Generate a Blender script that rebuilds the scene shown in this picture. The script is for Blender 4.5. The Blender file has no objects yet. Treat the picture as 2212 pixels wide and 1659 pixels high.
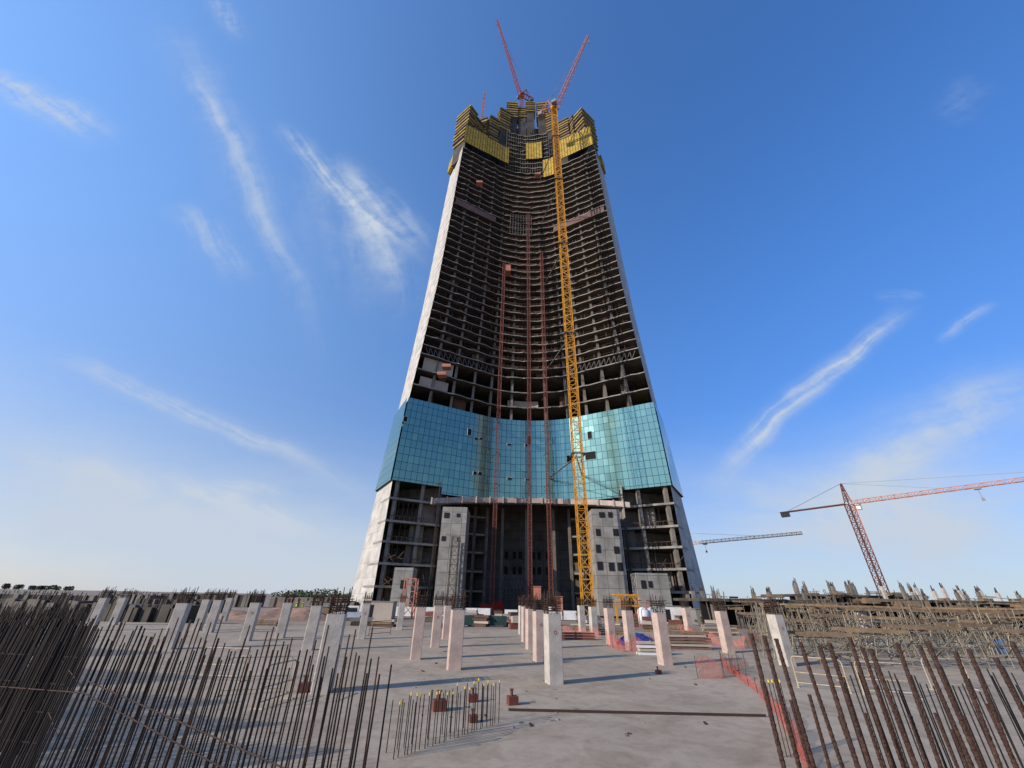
import bpy, math, random
from mathutils import Vector, Matrix, Euler
random.seed(7)
C = bpy.context.scene.collection
R = math.radians
# ---------------------------------------------------------------- camera
F = 831.0; PITCH = 29.1; ROLL = 1.1; CAMZ = 3.0
cam_m = Matrix.Rotation(R(90+PITCH), 3, 'X') @ Matrix.Rotation(R(ROLL), 3, 'Z')
cd = bpy.data.cameras.new('camera'); cam = bpy.data.objects.new('camera', cd); C.objects.link(cam)
cam.location = (0, 0, CAMZ); cam.rotation_euler = cam_m.to_euler()
cd.sensor_width = 36; cd.lens = 36*F/2212; cd.clip_start = 0.05; cd.clip_end = 6000
bpy.context.scene.camera = cam
def ray(px, py):
    return cam_m @ Vector(((px-1106)/F, -(py-829.5)/F, -1))
def P(px, py, Y):
    d = ray(px, py); return Vector((0, 0, CAMZ)) + d*(Y/d.y)
def G(px, py, z=0.0):
    d = ray(px, py); return Vector((0, 0, CAMZ)) + d*((z-CAMZ)/d.z)
# ---------------------------------------------------------------- materials
def nmat(name, base, rough=.8, metal=0, var=None, vscale=1.0, bump=0, bscale=8, spec=.3, coords='Object'):
    m = bpy.data.materials.new(name); m.use_nodes = True
    nt = m.node_tree; b = nt.nodes['Principled BSDF']
    b.inputs['Base Color'].default_value = (*base, 1); b.inputs['Roughness'].default_value = rough
    b.inputs['Metallic'].default_value = metal; b.inputs['Specular IOR Level'].default_value = spec
    tc = nt.nodes.new('ShaderNodeTexCoord')
    if var:
        n = nt.nodes.new('ShaderNodeTexNoise'); n.inputs['Scale'].default_value = vscale; n.inputs['Detail'].default_value = 5
        n.inputs['Roughness'].default_value = .65
        nt.links.new(tc.outputs[coords], n.inputs['Vector'])
        r = nt.nodes.new('ShaderNodeValToRGB'); r.color_ramp.elements[0].position = .32; r.color_ramp.elements[1].position = .68
        r.color_ramp.elements[0].color = (*var, 1); r.color_ramp.elements[1].color = (*base, 1)
        nt.links.new(n.outputs['Fac'], r.inputs['Fac']); nt.links.new(r.outputs['Color'], b.inputs['Base Color'])
    if bump:
        n2 = nt.nodes.new('ShaderNodeTexNoise'); n2.inputs['Scale'].default_value = bscale; n2.inputs['Detail'].default_value = 4
        nt.links.new(tc.outputs[coords], n2.inputs['Vector'])
        bp = nt.nodes.new('ShaderNodeBump'); bp.inputs['Strength'].default_value = bump; bp.inputs['Distance'].default_value = .03
        nt.links.new(n2.outputs['Fac'], bp.inputs['Height']); nt.links.new(bp.outputs['Normal'], b.inputs['Normal'])
    return m
def panel_mat(name, c1, c2, cm, bw, bh, mortar, rough=.8, metal=0, noise=None, spec=.3):
    m = bpy.data.materials.new(name); m.use_nodes = True
    nt = m.node_tree; b = nt.nodes['Principled BSDF']
    uv = nt.nodes.new('ShaderNodeUVMap'); br = nt.nodes.new('ShaderNodeTexBrick')
    br.offset = 0; br.squash = 1
    br.inputs['Scale'].default_value = 1; br.inputs['Brick Width'].default_value = bw; br.inputs['Row Height'].default_value = bh
    br.inputs['Mortar Size'].default_value = mortar; br.inputs['Mortar Smooth'].default_value = .1
    br.inputs['Color1'].default_value = (*c1, 1); br.inputs['Color2'].default_value = (*c2, 1); br.inputs['Mortar'].default_value = (*cm, 1)
    nt.links.new(uv.outputs['UV'], br.inputs['Vector'])
    out = br.outputs['Color']
    if noise:
        n = nt.nodes.new('ShaderNodeTexNoise'); n.inputs['Scale'].default_value = noise; n.inputs['Detail'].default_value = 6
        nt.links.new(uv.outputs['UV'], n.inputs['Vector'])
        mr = nt.nodes.new('ShaderNodeMapRange'); mr.inputs[1].default_value = .3; mr.inputs[2].default_value = .7; mr.inputs[3].default_value = .65; mr.inputs[4].default_value = 1.08
        nt.links.new(n.outputs['Fac'], mr.inputs[0])
        mx = nt.nodes.new('ShaderNodeVectorMath'); mx.operation = 'SCALE'
        nt.links.new(out, mx.inputs[0]); nt.links.new(mr.outputs[0], mx.inputs['Scale']); out = mx.outputs[0]
    nt.links.new(out, b.inputs['Base Color'])
    b.inputs['Roughness'].default_value = rough; b.inputs['Metallic'].default_value = metal; b.inputs['Specular IOR Level'].default_value = spec
    return m, br
M = {}
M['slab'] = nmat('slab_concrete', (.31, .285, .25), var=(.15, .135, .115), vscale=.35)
M['soffit'] = nmat('shade_darkened_soffit', (.105, .088, .07), var=(.04, .034, .028), vscale=.3)  # darker than the slab edges: interior shade put into the colour
M['core'] = nmat('shade_darkened_core', (.075, .064, .051), var=(.027, .023, .019), vscale=.25)  # colour lowered to paint in the shade behind the open floors
M['pier'] = nmat('pier_concrete', (.22, .195, .165), var=(.11, .098, .082), vscale=.4)
M['infill'] = nmat('infill_block', (.19, .165, .14), var=(.10, .085, .07), vscale=.5)
M['recess'], _ = panel_mat('shade_darkened_recess', (.125, .112, .098), (.09, .082, .072), (.045, .04, .035), 2.4, 2.6, .07, noise=.4)  # dark tone carries the shade of the entrance recess
M['column'] = nmat('column_concrete', (.54, .405, .335), var=(.36, .27, .225), vscale=1.6, bump=.35, bscale=14)
M['columnpale'] = nmat('pale_column_concrete', (.52, .465, .40), var=(.33, .29, .25), vscale=1.6, bump=.35, bscale=14)
M['beam'] = nmat('pale_beam_concrete', (.48, .38, .33), var=(.29, .235, .2), vscale=.5)
M['rust'] = nmat('rusty_steel', (.065, .033, .021), rough=.75, var=(.03, .016, .012), vscale=20)
M['rebar'] = nmat('rebar_steel', (.085, .042, .028), rough=.65, metal=.2, var=(.028, .015, .012), vscale=9, bump=.6, bscale=60)
M['darkbar'] = nmat('dark_rebar', (.022, .015, .013), rough=.8, metal=.1, var=(.010, .007, .006), vscale=9)
M['yellow'] = nmat('crane_yellow', (.62, .28, .022), rough=.5, var=(.40, .18, .02), vscale=.5)
M['red'] = nmat('crane_red', (.36, .085, .05), rough=.5, var=(.24, .06, .04), vscale=.6)
M['hoist'] = nmat('hoist_red', (.18, .055, .037), rough=.6, var=(.10, .033, .024), vscale=.6)
M['pinkcrane'] = nmat('faded_red', (.46, .19, .125), rough=.6, var=(.34, .13, .09), vscale=.4)
M['orangered'] = nmat('orange_red_paint', (.75, .22, .09), rough=.55, var=(.55, .16, .07), vscale=.4)
M['orange'] = nmat('faded_orange', (.62, .30, .11), rough=.6, var=(.45, .21, .08), vscale=.4)
M['dark'] = nmat('shade_and_door_black', (.012, .012, .013), rough=.9)  # near-black for painted shade in openings, and for cabin doors
M['frame'] = nmat('white_frame', (.6, .6, .58), rough=.5)
M['white'] = nmat('white_paint', (.72, .71, .68), rough=.45, var=(.55, .54, .52), vscale=1)
M['redpaint'] = nmat('red_paint', (.45, .04, .03), rough=.4)
M['glassdark'] = nmat('vehicle_glass', (.02, .03, .035), rough=.08, spec=.6)
M['tyre'] = nmat('tyre_rubber', (.02, .02, .02), rough=.9)
M['timber'] = nmat('timber', (.24, .165, .10), rough=.85, var=(.12, .08, .05), vscale=2)
M['tube'] = nmat('scaffold_tube', (.27, .23, .17), rough=.5, metal=.3, var=(.13, .105, .075), vscale=1.5)
M['railtube'] = nmat('guardrail_tube', (.50, .42, .30), rough=.5, var=(.3, .22, .13), vscale=3)
M['brownrail'] = nmat('brown_rail', (.13, .07, .045), rough=.8, var=(.06, .035, .024), vscale=.8)
M['truss'] = nmat('truss_steel', (.12, .11, .095), rough=.8, var=(.055, .05, .045), vscale=.8)
M['pinkband'] = nmat('faded_pink_netting', (.20, .115, .10), rough=.9, var=(.1, .06, .055), vscale=.5)
M['beige'] = nmat('beige_panel', (.44, .37, .30), rough=.9, var=(.32, .27, .22), vscale=.3)
M['dirt'] = nmat('dry_dirt', (.30, .23, .17), rough=.95, var=(.17, .13, .10), vscale=.06, bump=.4, bscale=1.2)
M['mound'] = nmat('red_dirt', (.31, .19, .135), rough=.95, var=(.19, .12, .09), vscale=.8, bump=.5, bscale=3)
M['blue'] = nmat('blue_plastic', (.02, .13, .36), rough=.45)
M['tarp'] = nmat('blue_tarp', (.03, .05, .22), rough=.6, var=(.02, .03, .13), vscale=2)
M['cap'] = nmat('yellow_cap', (.70, .50, .03), rough=.5)
M['teal'] = nmat('teal_paint', (.03, .14, .17), rough=.6, var=(.02, .08, .1), vscale=3)
M['dkgreen'] = nmat('dark_green_mesh', (.02, .06, .05), rough=.8, var=(.015, .03, .03), vscale=1)
M['leaf'] = nmat('leaf', (.06, .085, .03), rough=.9, var=(.03, .045, .018), vscale=.6)
M['bark'] = nmat('bark', (.12, .09, .06), rough=.9)
M['vest'] = nmat('lime_vest', (.45, .7, .05), rough=.7)
M['cloth'] = nmat('work_clothes', (.05, .06, .11), rough=.9)
M['grey'] = nmat('grey_paint', (.2, .19, .18), rough=.6)
M['side'], _ = panel_mat('side_wall_panels', (.52, .485, .44), (.475, .445, .405), (.33, .31, .28), 4.0, 3.3, .05, noise=.35)
M['shear'], _ = panel_mat('formed_concrete_panels', (.30, .285, .26), (.235, .22, .2), (.14, .13, .12), 2.4, 2.6, .07, noise=.5)
M['glass'], gb = panel_mat('curtain_glass', (.20, .37, .31), (.225, .395, .335), (.02, .045, .05), 1.5, 2.05, .055, rough=.15, metal=.8, spec=.6)
M['form'], _ = panel_mat('yellow_formwork_screen', (.64, .42, .035), (.50, .33, .03), (.07, .055, .02), 1.25, 1.05, .14, rough=.7, noise=.4)
M['formdull'] = nmat('weathered_yellow_board', (.46, .33, .06), rough=.8, var=(.16, .13, .07), vscale=.5)
M['formgrey'] = nmat('grey_platform_board', (.20, .18, .15), rough=.85, var=(.09, .08, .065), vscale=.5)
def glass_tilt():
    nt = M['glass'].node_tree; b = nt.nodes['Principled BSDF']
    uv = nt.nodes.new('ShaderNodeUVMap'); mp = nt.nodes.new('ShaderNodeVectorMath'); mp.operation = 'DIVIDE'; mp.inputs[1].default_value = (1.5, 2.05, 1)
    nt.links.new(uv.outputs['UV'], mp.inputs[0]); fl = nt.nodes.new('ShaderNodeVectorMath'); fl.operation = 'FLOOR'; nt.links.new(mp.outputs[0], fl.inputs[0])
    wn = nt.nodes.new('ShaderNodeTexWhiteNoise'); nt.links.new(fl.outputs[0], wn.inputs['Vector'])
    sb = nt.nodes.new('ShaderNodeVectorMath'); sb.operation = 'SUBTRACT'; sb.inputs[1].default_value = (.5, .5, .5); nt.links.new(wn.outputs['Color'], sb.inputs[0])
    sc = nt.nodes.new('ShaderNodeVectorMath'); sc.operation = 'SCALE'; sc.inputs['Scale'].default_value = .04; nt.links.new(sb.outputs[0], sc.inputs[0])
    ge = nt.nodes.new('ShaderNodeNewGeometry'); ad = nt.nodes.new('ShaderNodeVectorMath'); nt.links.new(ge.outputs['Normal'], ad.inputs[0]); nt.links.new(sc.outputs[0], ad.inputs[1])
    nm = nt.nodes.new('ShaderNodeVectorMath'); nm.operation = 'NORMALIZE'; nt.links.new(ad.outputs[0], nm.inputs[0]); nt.links.new(nm.outputs[0], b.inputs['Normal'])
glass_tilt()
def net_mat():
    m = bpy.data.materials.new('orange_netting'); m.use_nodes = True
    nt = m.node_tree; b = nt.nodes['Principled BSDF']
    b.inputs['Base Color'].default_value = (.50, .10, .06, 1); b.inputs['Roughness'].default_value = .6
    uv = nt.nodes.new('ShaderNodeUVMap'); br = nt.nodes.new('ShaderNodeTexBrick'); br.offset = .5
    for k, v in (('Scale', 1), ('Brick Width', .09), ('Row Height', .05), ('Mortar Size', .0065), ('Mortar Smooth', 0)): br.inputs[k].default_value = v
    nt.links.new(uv.outputs['UV'], br.inputs['Vector']); nt.links.new(br.outputs['Fac'], b.inputs['Alpha'])
    return m
M['net'] = net_mat()
def deck_mat():
    m = bpy.data.materials.new('deck_concrete'); m.use_nodes = True
    nt = m.node_tree; b = nt.nodes['Principled BSDF']; b.inputs['Roughness'].default_value = .88; b.inputs['Specular IOR Level'].default_value = .15
    tc = nt.nodes.new('ShaderNodeTexCoord')
    def noise(s, d, dist=0):
        n = nt.nodes.new('ShaderNodeTexNoise'); n.inputs['Scale'].default_value = s; n.inputs['Detail'].default_value = d; n.inputs['Distortion'].default_value = dist
        n.inputs['Roughness'].default_value = .65
        nt.links.new(tc.outputs['Object'], n.inputs['Vector']); return n.outputs['Fac']
    def ramp(f, e):
        r = nt.nodes.new('ShaderNodeValToRGB'); r.color_ramp.elements[0].position = e[0][0]; r.color_ramp.elements[0].color = (*e[0][1], 1)
        r.color_ramp.elements[1].position = e[1][0]; r.color_ramp.elements[1].color = (*e[1][1], 1)
        nt.links.new(f, r.inputs['Fac']); return r.outputs['Color']
    def mul(a, c, f=1):
        x = nt.nodes.new('ShaderNodeMix'); x.data_type = 'RGBA'; x.blend_type = 'MULTIPLY'; x.inputs['Factor'].default_value = f
        nt.links.new(a, x.inputs['A']); nt.links.new(c, x.inputs['B']); return x.outputs['Result']
    c = ramp(noise(.16, 7, .6), [(.32, (.325, .265, .20)), (.68, (.435, .355, .27))])
    c = mul(c, ramp(noise(.7, 7, 1.2), [(.36, (.80, .78, .75)), (.56, (1, 1, 1))]))
    c = mul(c, ramp(noise(3.2, 6, .5), [(.34, (.86, .85, .83)), (.52, (1, 1, 1))]))
    c = mul(c, ramp(noise(22, 5), [(.3, (.86, .86, .86)), (.6, (1, 1, 1))]))
    v = nt.nodes.new('ShaderNodeTexVoronoi'); v.inputs['Scale'].default_value = .6; nt.links.new(tc.outputs['Object'], v.inputs['Vector'])
    c = mul(c, ramp(v.outputs['Distance'], [(.03, (.62, .6, .56)), (.1, (1, 1, 1))]))
    nt.links.new(c, b.inputs['Base Color'])
    bp = nt.nodes.new('ShaderNodeBump'); bp.inputs['Strength'].default_value = .06; bp.inputs['Distance'].default_value = .012
    nt.links.new(noise(12, 6), bp.inputs['Height']); nt.links.new(bp.outputs['Normal'], b.inputs['Normal'])
    return m
M['deck'] = deck_mat()
# ---------------------------------------------------------------- builders
class MB:
    def __init__(s): s.v = []; s.f = []; s.uv = []; s.mi = []
    def face(s, pts, uv=None, mi=0):
        n = len(s.v); s.v += [Vector(p) for p in pts]; s.f.append(tuple(range(n, n+len(pts)))); s.uv.append(uv or [(0, 0)]*len(pts)); s.mi.append(mi)
    def box(s, c, d, rz=0, mi=0, taper=1.0):
        c = Vector(c); hx, hy, hz = d[0]/2, d[1]/2, d[2]/2; m = Matrix.Rotation(rz, 3, 'Z')
        p = [c + m @ Vector((sx*hx*(taper if sz > 0 else 1), sy*hy*(taper if sz > 0 else 1), sz*hz)) for sz in (-1, 1) for sx, sy in ((-1, -1), (1, -1), (1, 1), (-1, 1))]
        for q, (du, dv) in (((0, 1, 5, 4), (d[0], d[2])), ((1, 2, 6, 5), (d[1], d[2])), ((2, 3, 7, 6), (d[0], d[2])), ((3, 0, 4, 7), (d[1], d[2])), ((4, 5, 6, 7), (d[0], d[1])), ((3, 2, 1, 0), (d[0], d[1]))):
            s.face([p[i] for i in q], [(0, 0), (du, 0), (du, dv), (0, dv)], mi)
    def bar(s, a, b, w, n=4, w2=None, caps=True):
        a = Vector(a); b = Vector(b); d = (b-a)
        if d.length < 1e-6: return
        d.normalize(); h = Vector((0, 0, 1)) if abs(d.z) < .95 else Vector((0, 1, 0))
        x = d.cross(h).normalized(); y = d.cross(x); w2 = w2 if w2 is not None else w
        k = 1/math.sqrt(2) if n == 4 else .5
        off = math.pi/4 if n == 4 else 0
        ra = [a + (x*math.cos(off+2*math.pi*i/n)+y*math.sin(off+2*math.pi*i/n))*w*k for i in range(n)]
        rb = [b + (x*math.cos(off+2*math.pi*i/n)+y*math.sin(off+2*math.pi*i/n))*w2*k for i in range(n)]
        b0 = len(s.v); s.v += ra+rb
        for i in range(n):
            j = (i+1) % n; s.f.append((b0+i, b0+n+i, b0+n+j, b0+j)); s.uv.append([(0, 0)]*4); s.mi.append(0)
        if caps:
            s.f.append(tuple(b0+i for i in range(n))); s.uv.append([(0, 0)]*n); s.mi.append(0)
            s.f.append(tuple(b0+n+i for i in reversed(range(n)))); s.uv.append([(0, 0)]*n); s.mi.append(0)
    def lattice(s, a, b, w, seg, cw, bw, w2=None, up=None, tri=False):
        a = Vector(a); b = Vector(b); d = b-a; L = d.length; d.normalize()
        h = Vector(up) if up else (Vector((0, 0, 1)) if abs(d.z) < .95 else Vector((0, 1, 0)))
        x = d.cross(h).normalized(); y = x.cross(d).normalized(); w2 = w if w2 is None else w2
        n = max(1, int(round(L/seg)))
        cs = [(-.5, -.5), (.5, -.5), (.5, .5), (-.5, .5)] if not tri else [(-.5, -.4), (.5, -.4), (0, .5)]
        def pt(i, k):
            t = i/n; ww = w+(w2-w)*t; return a + d*(L*t) + (x*cs[k][0]+y*cs[k][1])*ww
        m = len(cs)
        for k in range(m): s.bar(pt(0, k), pt(n, k), cw)
        for i in range(n):
            for k in range(m):
                j = (k+1) % m
                if i % 2: s.bar(pt(i, k), pt(i+1, j), bw, caps=False)
                else: s.bar(pt(i, j), pt(i+1, k), bw, caps=False)
                s.bar(pt(i+1, k), pt(i+1, j), bw, caps=False)
    def cyl(s, a, b, r, n=16): s.bar(a, b, 2*r, n=n)
    def build(s, name, mat, parent=None, smooth=False):
        me = bpy.data.meshes.new(name); org = parent['_w'] if parent and '_w' in parent else (0, 0, 0)
        org = Vector(org)
        me.from_pydata([tuple(v-org) for v in s.v], [], s.f)
        uvl = me.uv_layers.new(name='UVMap'); i = 0
        for u in s.uv:
            for c in u: uvl.data[i].uv = c; i += 1
        for m in (mat if isinstance(mat, (list, tuple)) else [mat]): me.materials.append(M[m])
        for p, mi in zip(me.polygons, s.mi): p.material_index = mi; p.use_smooth = smooth
        o = bpy.data.objects.new(name, me); C.objects.link(o)
        if parent: o.parent = parent
        return o
def thing(name, label, cat, loc=(0, 0, 0), group=None):
    o = bpy.data.objects.new(name, None); C.objects.link(o); o.location = loc; o.empty_display_size = .3
    o['label'] = label; o['category'] = cat; o['_w'] = list(loc)
    if group: o['group'] = group
    return o
def tag(o, label, cat, group=None, kind=None):
    o['label'] = label; o['category'] = cat
    if group: o['group'] = group
    if kind: o['kind'] = kind
    return o
def dup(root, loc, rz=0, label=None, group=None, scale=None):
    r = root.copy(); C.objects.link(r); r.location = loc; r.rotation_euler = (0, 0, rz)
    if scale: r.scale = scale
    if label: r['label'] = label
    if group: r['group'] = group
    for ch in list(root.children):
        c = ch.copy(); C.objects.link(c); c.parent = r
        for g in ch.children:
            d = g.copy(); C.objects.link(d); d.parent = c
    return r
def struct(o): o['kind'] = 'structure'; return o
def interp(tab, z):
    if z <= tab[0][0]: return tab[0][1]
    for (a, b), (c, d) in zip(tab, tab[1:]):
        if z <= c: return b+(d-b)*(z-a)/(c-a)
    return tab[-1][1]
# ---------------------------------------------------------------- ground
mb = MB(); mb.face([(-3500, -600, -.35), (3500, -600, -.35), (3500, 5000, -.35), (-3500, 5000, -.35)]); struct(mb.build('ground', 'dirt'))
mb = MB(); mb.box((12, 18, -.2), (130, 64, .4)); struct(mb.build('concrete_deck', 'deck'))
# ---------------------------------------------------------------- TOWER
X0 = P(1143, 900, 105).x
XC = [(0, 34.5), (28, 34.4), (50, 33.7), (69, 32.2), (95, 30.4), (130, 29.3), (169, 28.3), (200, 27.8)]
XO = [(0, 43.5), (30, 41.6), (60, 39.4), (95, 37.5), (169, 35.2), (200, 34.6)]
RC = [(0, 14.5), (50, 14.5), (170, 11.0)]
def g(a):
    a = abs(a); return (1-a)/.65*.85 if a >= .35 else 1-1.2245*a*a
def fc(a, z, off=0.0):
    return Vector((X0+a*interp(XC, z), 95+g(a)*interp(RC, z)+off, z))
def outer(s, z): return Vector((X0+s*interp(XO, z), 107, z))
rr = random.Random(3)
tower = thing('unfinished_skyscraper', 'tall unfinished concrete tower with curved open front, blue glass band and yellow formwork crown', 'skyscraper', (X0, 95, 0))
def slab(z, th, a0=-1, a1=1, name='floor_slab', back=126):
    n = max(4, int(36*(a1-a0)/2)); fr = [fc(a0+(a1-a0)*i/n, z, -.15+(rr.uniform(-.35, .3) if z > 52 and 0 < i < n else 0)) for i in range(n+1)]
    pts = fr[:]
    if a1 >= 1: pts += [outer(1, z)-Vector((.12, 0, 0)), Vector((X0+interp(XO, z)-3.2, back-.5, z))]
    else: pts += [Vector((fr[-1].x, back-4, z))]
    if a0 <= -1: pts += [Vector((X0-interp(XO, z)+3.2, back-.5, z)), outer(-1, z)+Vector((.12, 0, 0))]
    else: pts += [Vector((fr[0].x, back-4, z))]
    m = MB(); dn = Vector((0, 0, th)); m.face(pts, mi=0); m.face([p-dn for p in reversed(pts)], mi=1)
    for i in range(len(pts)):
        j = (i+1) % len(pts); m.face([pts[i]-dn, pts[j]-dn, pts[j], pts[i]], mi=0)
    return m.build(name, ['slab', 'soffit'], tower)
def strip(name, mat, a0, a1, z0, z1, off=0.0, n=24, nz=None, thick=0):
    m = MB(); nz = nz or max(1, int((z1-z0)/12)); s = 0; A = [a0+(a1-a0)*i/n for i in range(n+1)]
    U = [0]
    for i in range(n): U.append(U[-1]+(fc(A[i+1], z0)-fc(A[i], z0)).length)
    for k in range(nz):
        za = z0+(z1-z0)*k/nz; zb = z0+(z1-z0)*(k+1)/nz
        for i in range(n):
            m.face([fc(A[i], za, off), fc(A[i+1], za, off), fc(A[i+1], zb, off), fc(A[i], zb, off)], [(U[i], za), (U[i+1], za), (U[i+1], zb), (U[i], zb)])
            if thick: m.face([fc(A[i+1], za, off+thick), fc(A[i], za, off+thick), fc(A[i], zb, off+thick), fc(A[i+1], zb, off+thick)])
    if thick:
        for i in range(n):
            for z in (z0, z1): m.face([fc(A[i], z, off), fc(A[i+1], z, off), fc(A[i+1], z, off+thick), fc(A[i], z, off+thick)])
        for a in (a0, a1): m.face([fc(a, z0, off), fc(a, z0, off+thick), fc(a, z1, off+thick), fc(a, z1, off)])
    return m.build(name, mat, tower)
levels = [50.3, 55.5, 60.8, 66.0]
z = 69.2
while z < 173: levels.append(z); z += 3.3
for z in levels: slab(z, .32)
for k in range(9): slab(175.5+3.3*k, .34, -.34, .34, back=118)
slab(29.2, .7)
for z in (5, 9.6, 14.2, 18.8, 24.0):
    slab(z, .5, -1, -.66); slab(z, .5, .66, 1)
for s in (-1, 1):
    for (z0, z1, nm) in ((-.3, 29, 'side_wall'), (50.3, 173, 'side_wall')):
        m = MB(); n = 14
        for i in range(n):
            za = z0+(z1-z0)*i/n; zb = z0+(z1-z0)*(i+1)/n
            ca, cb = fc(s, za), fc(s, zb); oa, ob = outer(s, za), outer(s, zb)
            ba = Vector((X0+s*(interp(XO, za)-3), 126, za)); bb = Vector((X0+s*(interp(XO, zb)-3), 126, zb))
            m.face([ca, oa, ob, cb], [(0, za), (13, za), (13, zb), (0, zb)]); m.face([oa, ba, bb, ob], [(13, za), (32, za), (32, zb), (13, zb)])
        m.build(nm, 'side', tower)
    m = MB()
    z0, z1 = 28.0, 50.8
    e = Vector((s*.4, -.4, 0))
    ca, cb, oa, ob = fc(s, z0)+e, fc(s, z1)+e, outer(s, z0)+e*1.2, outer(s, z1)+e*1.2
    m.face([ca, oa, ob, cb], [(0, z0), (14, z0), (14, z1), (0, z1)])
    ba = Vector((X0+s*(interp(XO, z0)-2), 126, z0)); bb = Vector((X0+s*(interp(XO, z1)-2), 126, z1)); m.face([oa, ba, bb, ob], [(14, z0), (33, z0), (33, z1), (14, z1)])
    if s < 0:
        m.f = [tuple(reversed(f)) for f in m.f]; m.uv = [list(reversed(q)) for q in m.uv]
    m.build('glass_curtain_wall', 'glass', tower)
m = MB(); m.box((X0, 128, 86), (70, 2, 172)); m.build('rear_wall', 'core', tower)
strip('glass_curtain_wall', 'glass', -1.0, -.67, 28.0, 50.8, -.55, n=6, nz=4)
strip('glass_curtain_wall', 'glass', -.67, .67, 26.2, 50.8, -.55, n=30, nz=4)
strip('glass_curtain_wall', 'glass', .67, 1.0, 28.0, 50.8, -.55, n=6, nz=4)
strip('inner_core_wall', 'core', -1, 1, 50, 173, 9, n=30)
for s in (-1, 1):
    for a in (.86, .69, .52, .36, .16):
        m = MB(); dep = 5.5 if a > .2 else 1.2
        zs = [50.3, 69, 95, 130, 172.5]
        for za, zb in zip(zs, zs[1:]):
            p, q = fc(s*a, za, 1.1), fc(s*a, zb, 1.1); w = Vector((.38, 0, 0)); d = Vector((s*.15*dep, dep, 0))
            m.face([p-w, p+w, q+w, q-w]); m.face([p+w, p+w+d, q+w+d, q+w]); m.face([p-w+d, p-w, q-w, q-w+d])
        m.build('pier', 'pier', tower)
ninf = 0
for li in range(len(levels)-1):
    z, zn = levels[li], levels[li+1]
    for _ in range(5):
        a = rr.uniform(-.95, .85)
        if rr.random() < .5 or ninf > 85: continue
        ninf += 1
        strip('infill_wall', rr.choice(['pier', 'soffit', 'infill', 'soffit', 'brownrail']), a, a+rr.uniform(.04, .13), z+.01, zn-.34, rr.uniform(1.5, 5), n=3, nz=1)
for li, z in enumerate(levels[4:-1]):
    m = MB(); A = [-.36+.72*i/20 for i in range(21)]
    for a, b in zip(A, A[1:]):
        for h in (.5, 1.05): m.bar(fc(a, z+h, .05), fc(b, z+h, .05), .1, caps=False)
        m.bar(fc(a, z, .05), fc(a, z+1.1, .05), .1, caps=False)
        if rr.random() < .3:
            m.face([fc(a, z, .1), fc(b, z, .1), fc(b, z+1.0, .1), fc(a, z+1.0, .1)])
        if rr.random() < .25: m.bar(fc(a, z, 1.5), fc(a, z+2.9, 1.5), .25)
    m.build('guard_rail', 'brownrail', tower)
    for s in (-1, 1):
        m = MB()
        for i in range(18):
            a = s*(.38+.6*i/18); b = s*(.38+.6*(i+1)/18)
            m.bar(fc(a, z+1.0, .3), fc(b, z+1.0, .3), .06, caps=False)
            if rr.random() < .22: m.bar(fc(a, z, 1.2), fc(a, z+2.9, 1.2), .18)
            if rr.random() < .12: m.box(fc(a, z+.7, 1.6), (rr.uniform(1, 2.4), 1, rr.uniform(.6, 1.5)))
        m.build('edge_rail', 'brownrail', tower)
for s in (-1, 1):
    m = MB()
    A = [s*(.38+.6*i/14) for i in range(15)]
    for i, (a, b) in enumerate(zip(A, A[1:])):
        m.bar(fc(a, 66, .5), fc(b, 68.8, .5), .2); m.bar(fc(a, 66, .5), fc(a, 68.8, .5), .22)
    m.build('truss_band', 'truss', tower)
strip('beige_wall_panel', 'beige', -.97, -.72, 61.0, 65.5, 1.2, n=4); strip('beige_wall_panel', 'beige', -.97, -.74, 56, 59.2, 1.6, n=4)
strip('beige_wall_panel', 'beige', -.2, .1, 56, 59, 3, n=6)
strip('netting_band', 'pinkband', -.97, -.45, 134.4, 137.6, -.4, n=8); strip('netting_band', 'pinkband', .35, .97, 131.5, 134.4, -.4, n=8)
m = MB()
for i in range(9):
    a = -.25+.3*i/8
    m.bar(fc(a, 131, -.3), fc(a, 143, -.3), .2)
for k in range(9):
    for i in range(8): m.bar(fc(-.25+.3*i/8, 131+1.5*k, -.3), fc(-.25+.3*(i+1)/8, 131+1.5*k, -.3), .14)
m.build('hanging_scaffold', 'truss', tower)
for (px, py, w, h) in ((1015, 933, 1.1, 1.9), (1030, 948, .9, .7), (1040, 948, .9, .7), (1101, 960, 1.3, .6), (1142, 950, 1.1, 2.6), (1137, 962, .9, .7), (1027, 1022, 1.0, .9), (1037, 1023, 1.0, .9), (1100, 1034, 1.3, .7), (1230, 991, 1.5, 2.0), (1275, 984, 3.0, 2.2), (1274, 940, 1.2, 2.2), (877, 905, 1.0, 1.4), (1140, 1036, 1.3, .6)):
    best = None
    for i in range(-100, 101):
        a = i/100; z0 = 35
        for _ in range(3):
            Y = fc(a, z0).y-.7; q = P(px, py, Y); z0 = q.z
        e = abs(fc(a, z0).x-q.x)
        if best is None or e < best[0]: best = (e, a, z0)
    _, a, z0 = best; c = fc(a, z0, -.62); t = (fc(a+.01, z0)-fc(a-.01, z0)); rz = math.atan2(t.y, t.x)
    m = MB(); m.box(c, (w+.16, .12, h+.16), rz); w0 = m.build('window', 'frame', tower)
    m = MB(); m.box(c+Vector((0, -.08, 0)), (w, .1, h), rz); m.v = [v-Vector(tower['_w']) for v in m.v]; q = m.build('opening_shade', 'dark'); q.parent = w0
m = MB(); n = 28
def ap(k):
    a = -.72+1.44*k/n; return fc(a, 0, -1.6) + Vector((0, 0, 24.6+2.6*(1-(a/.72)**2)))
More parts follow.
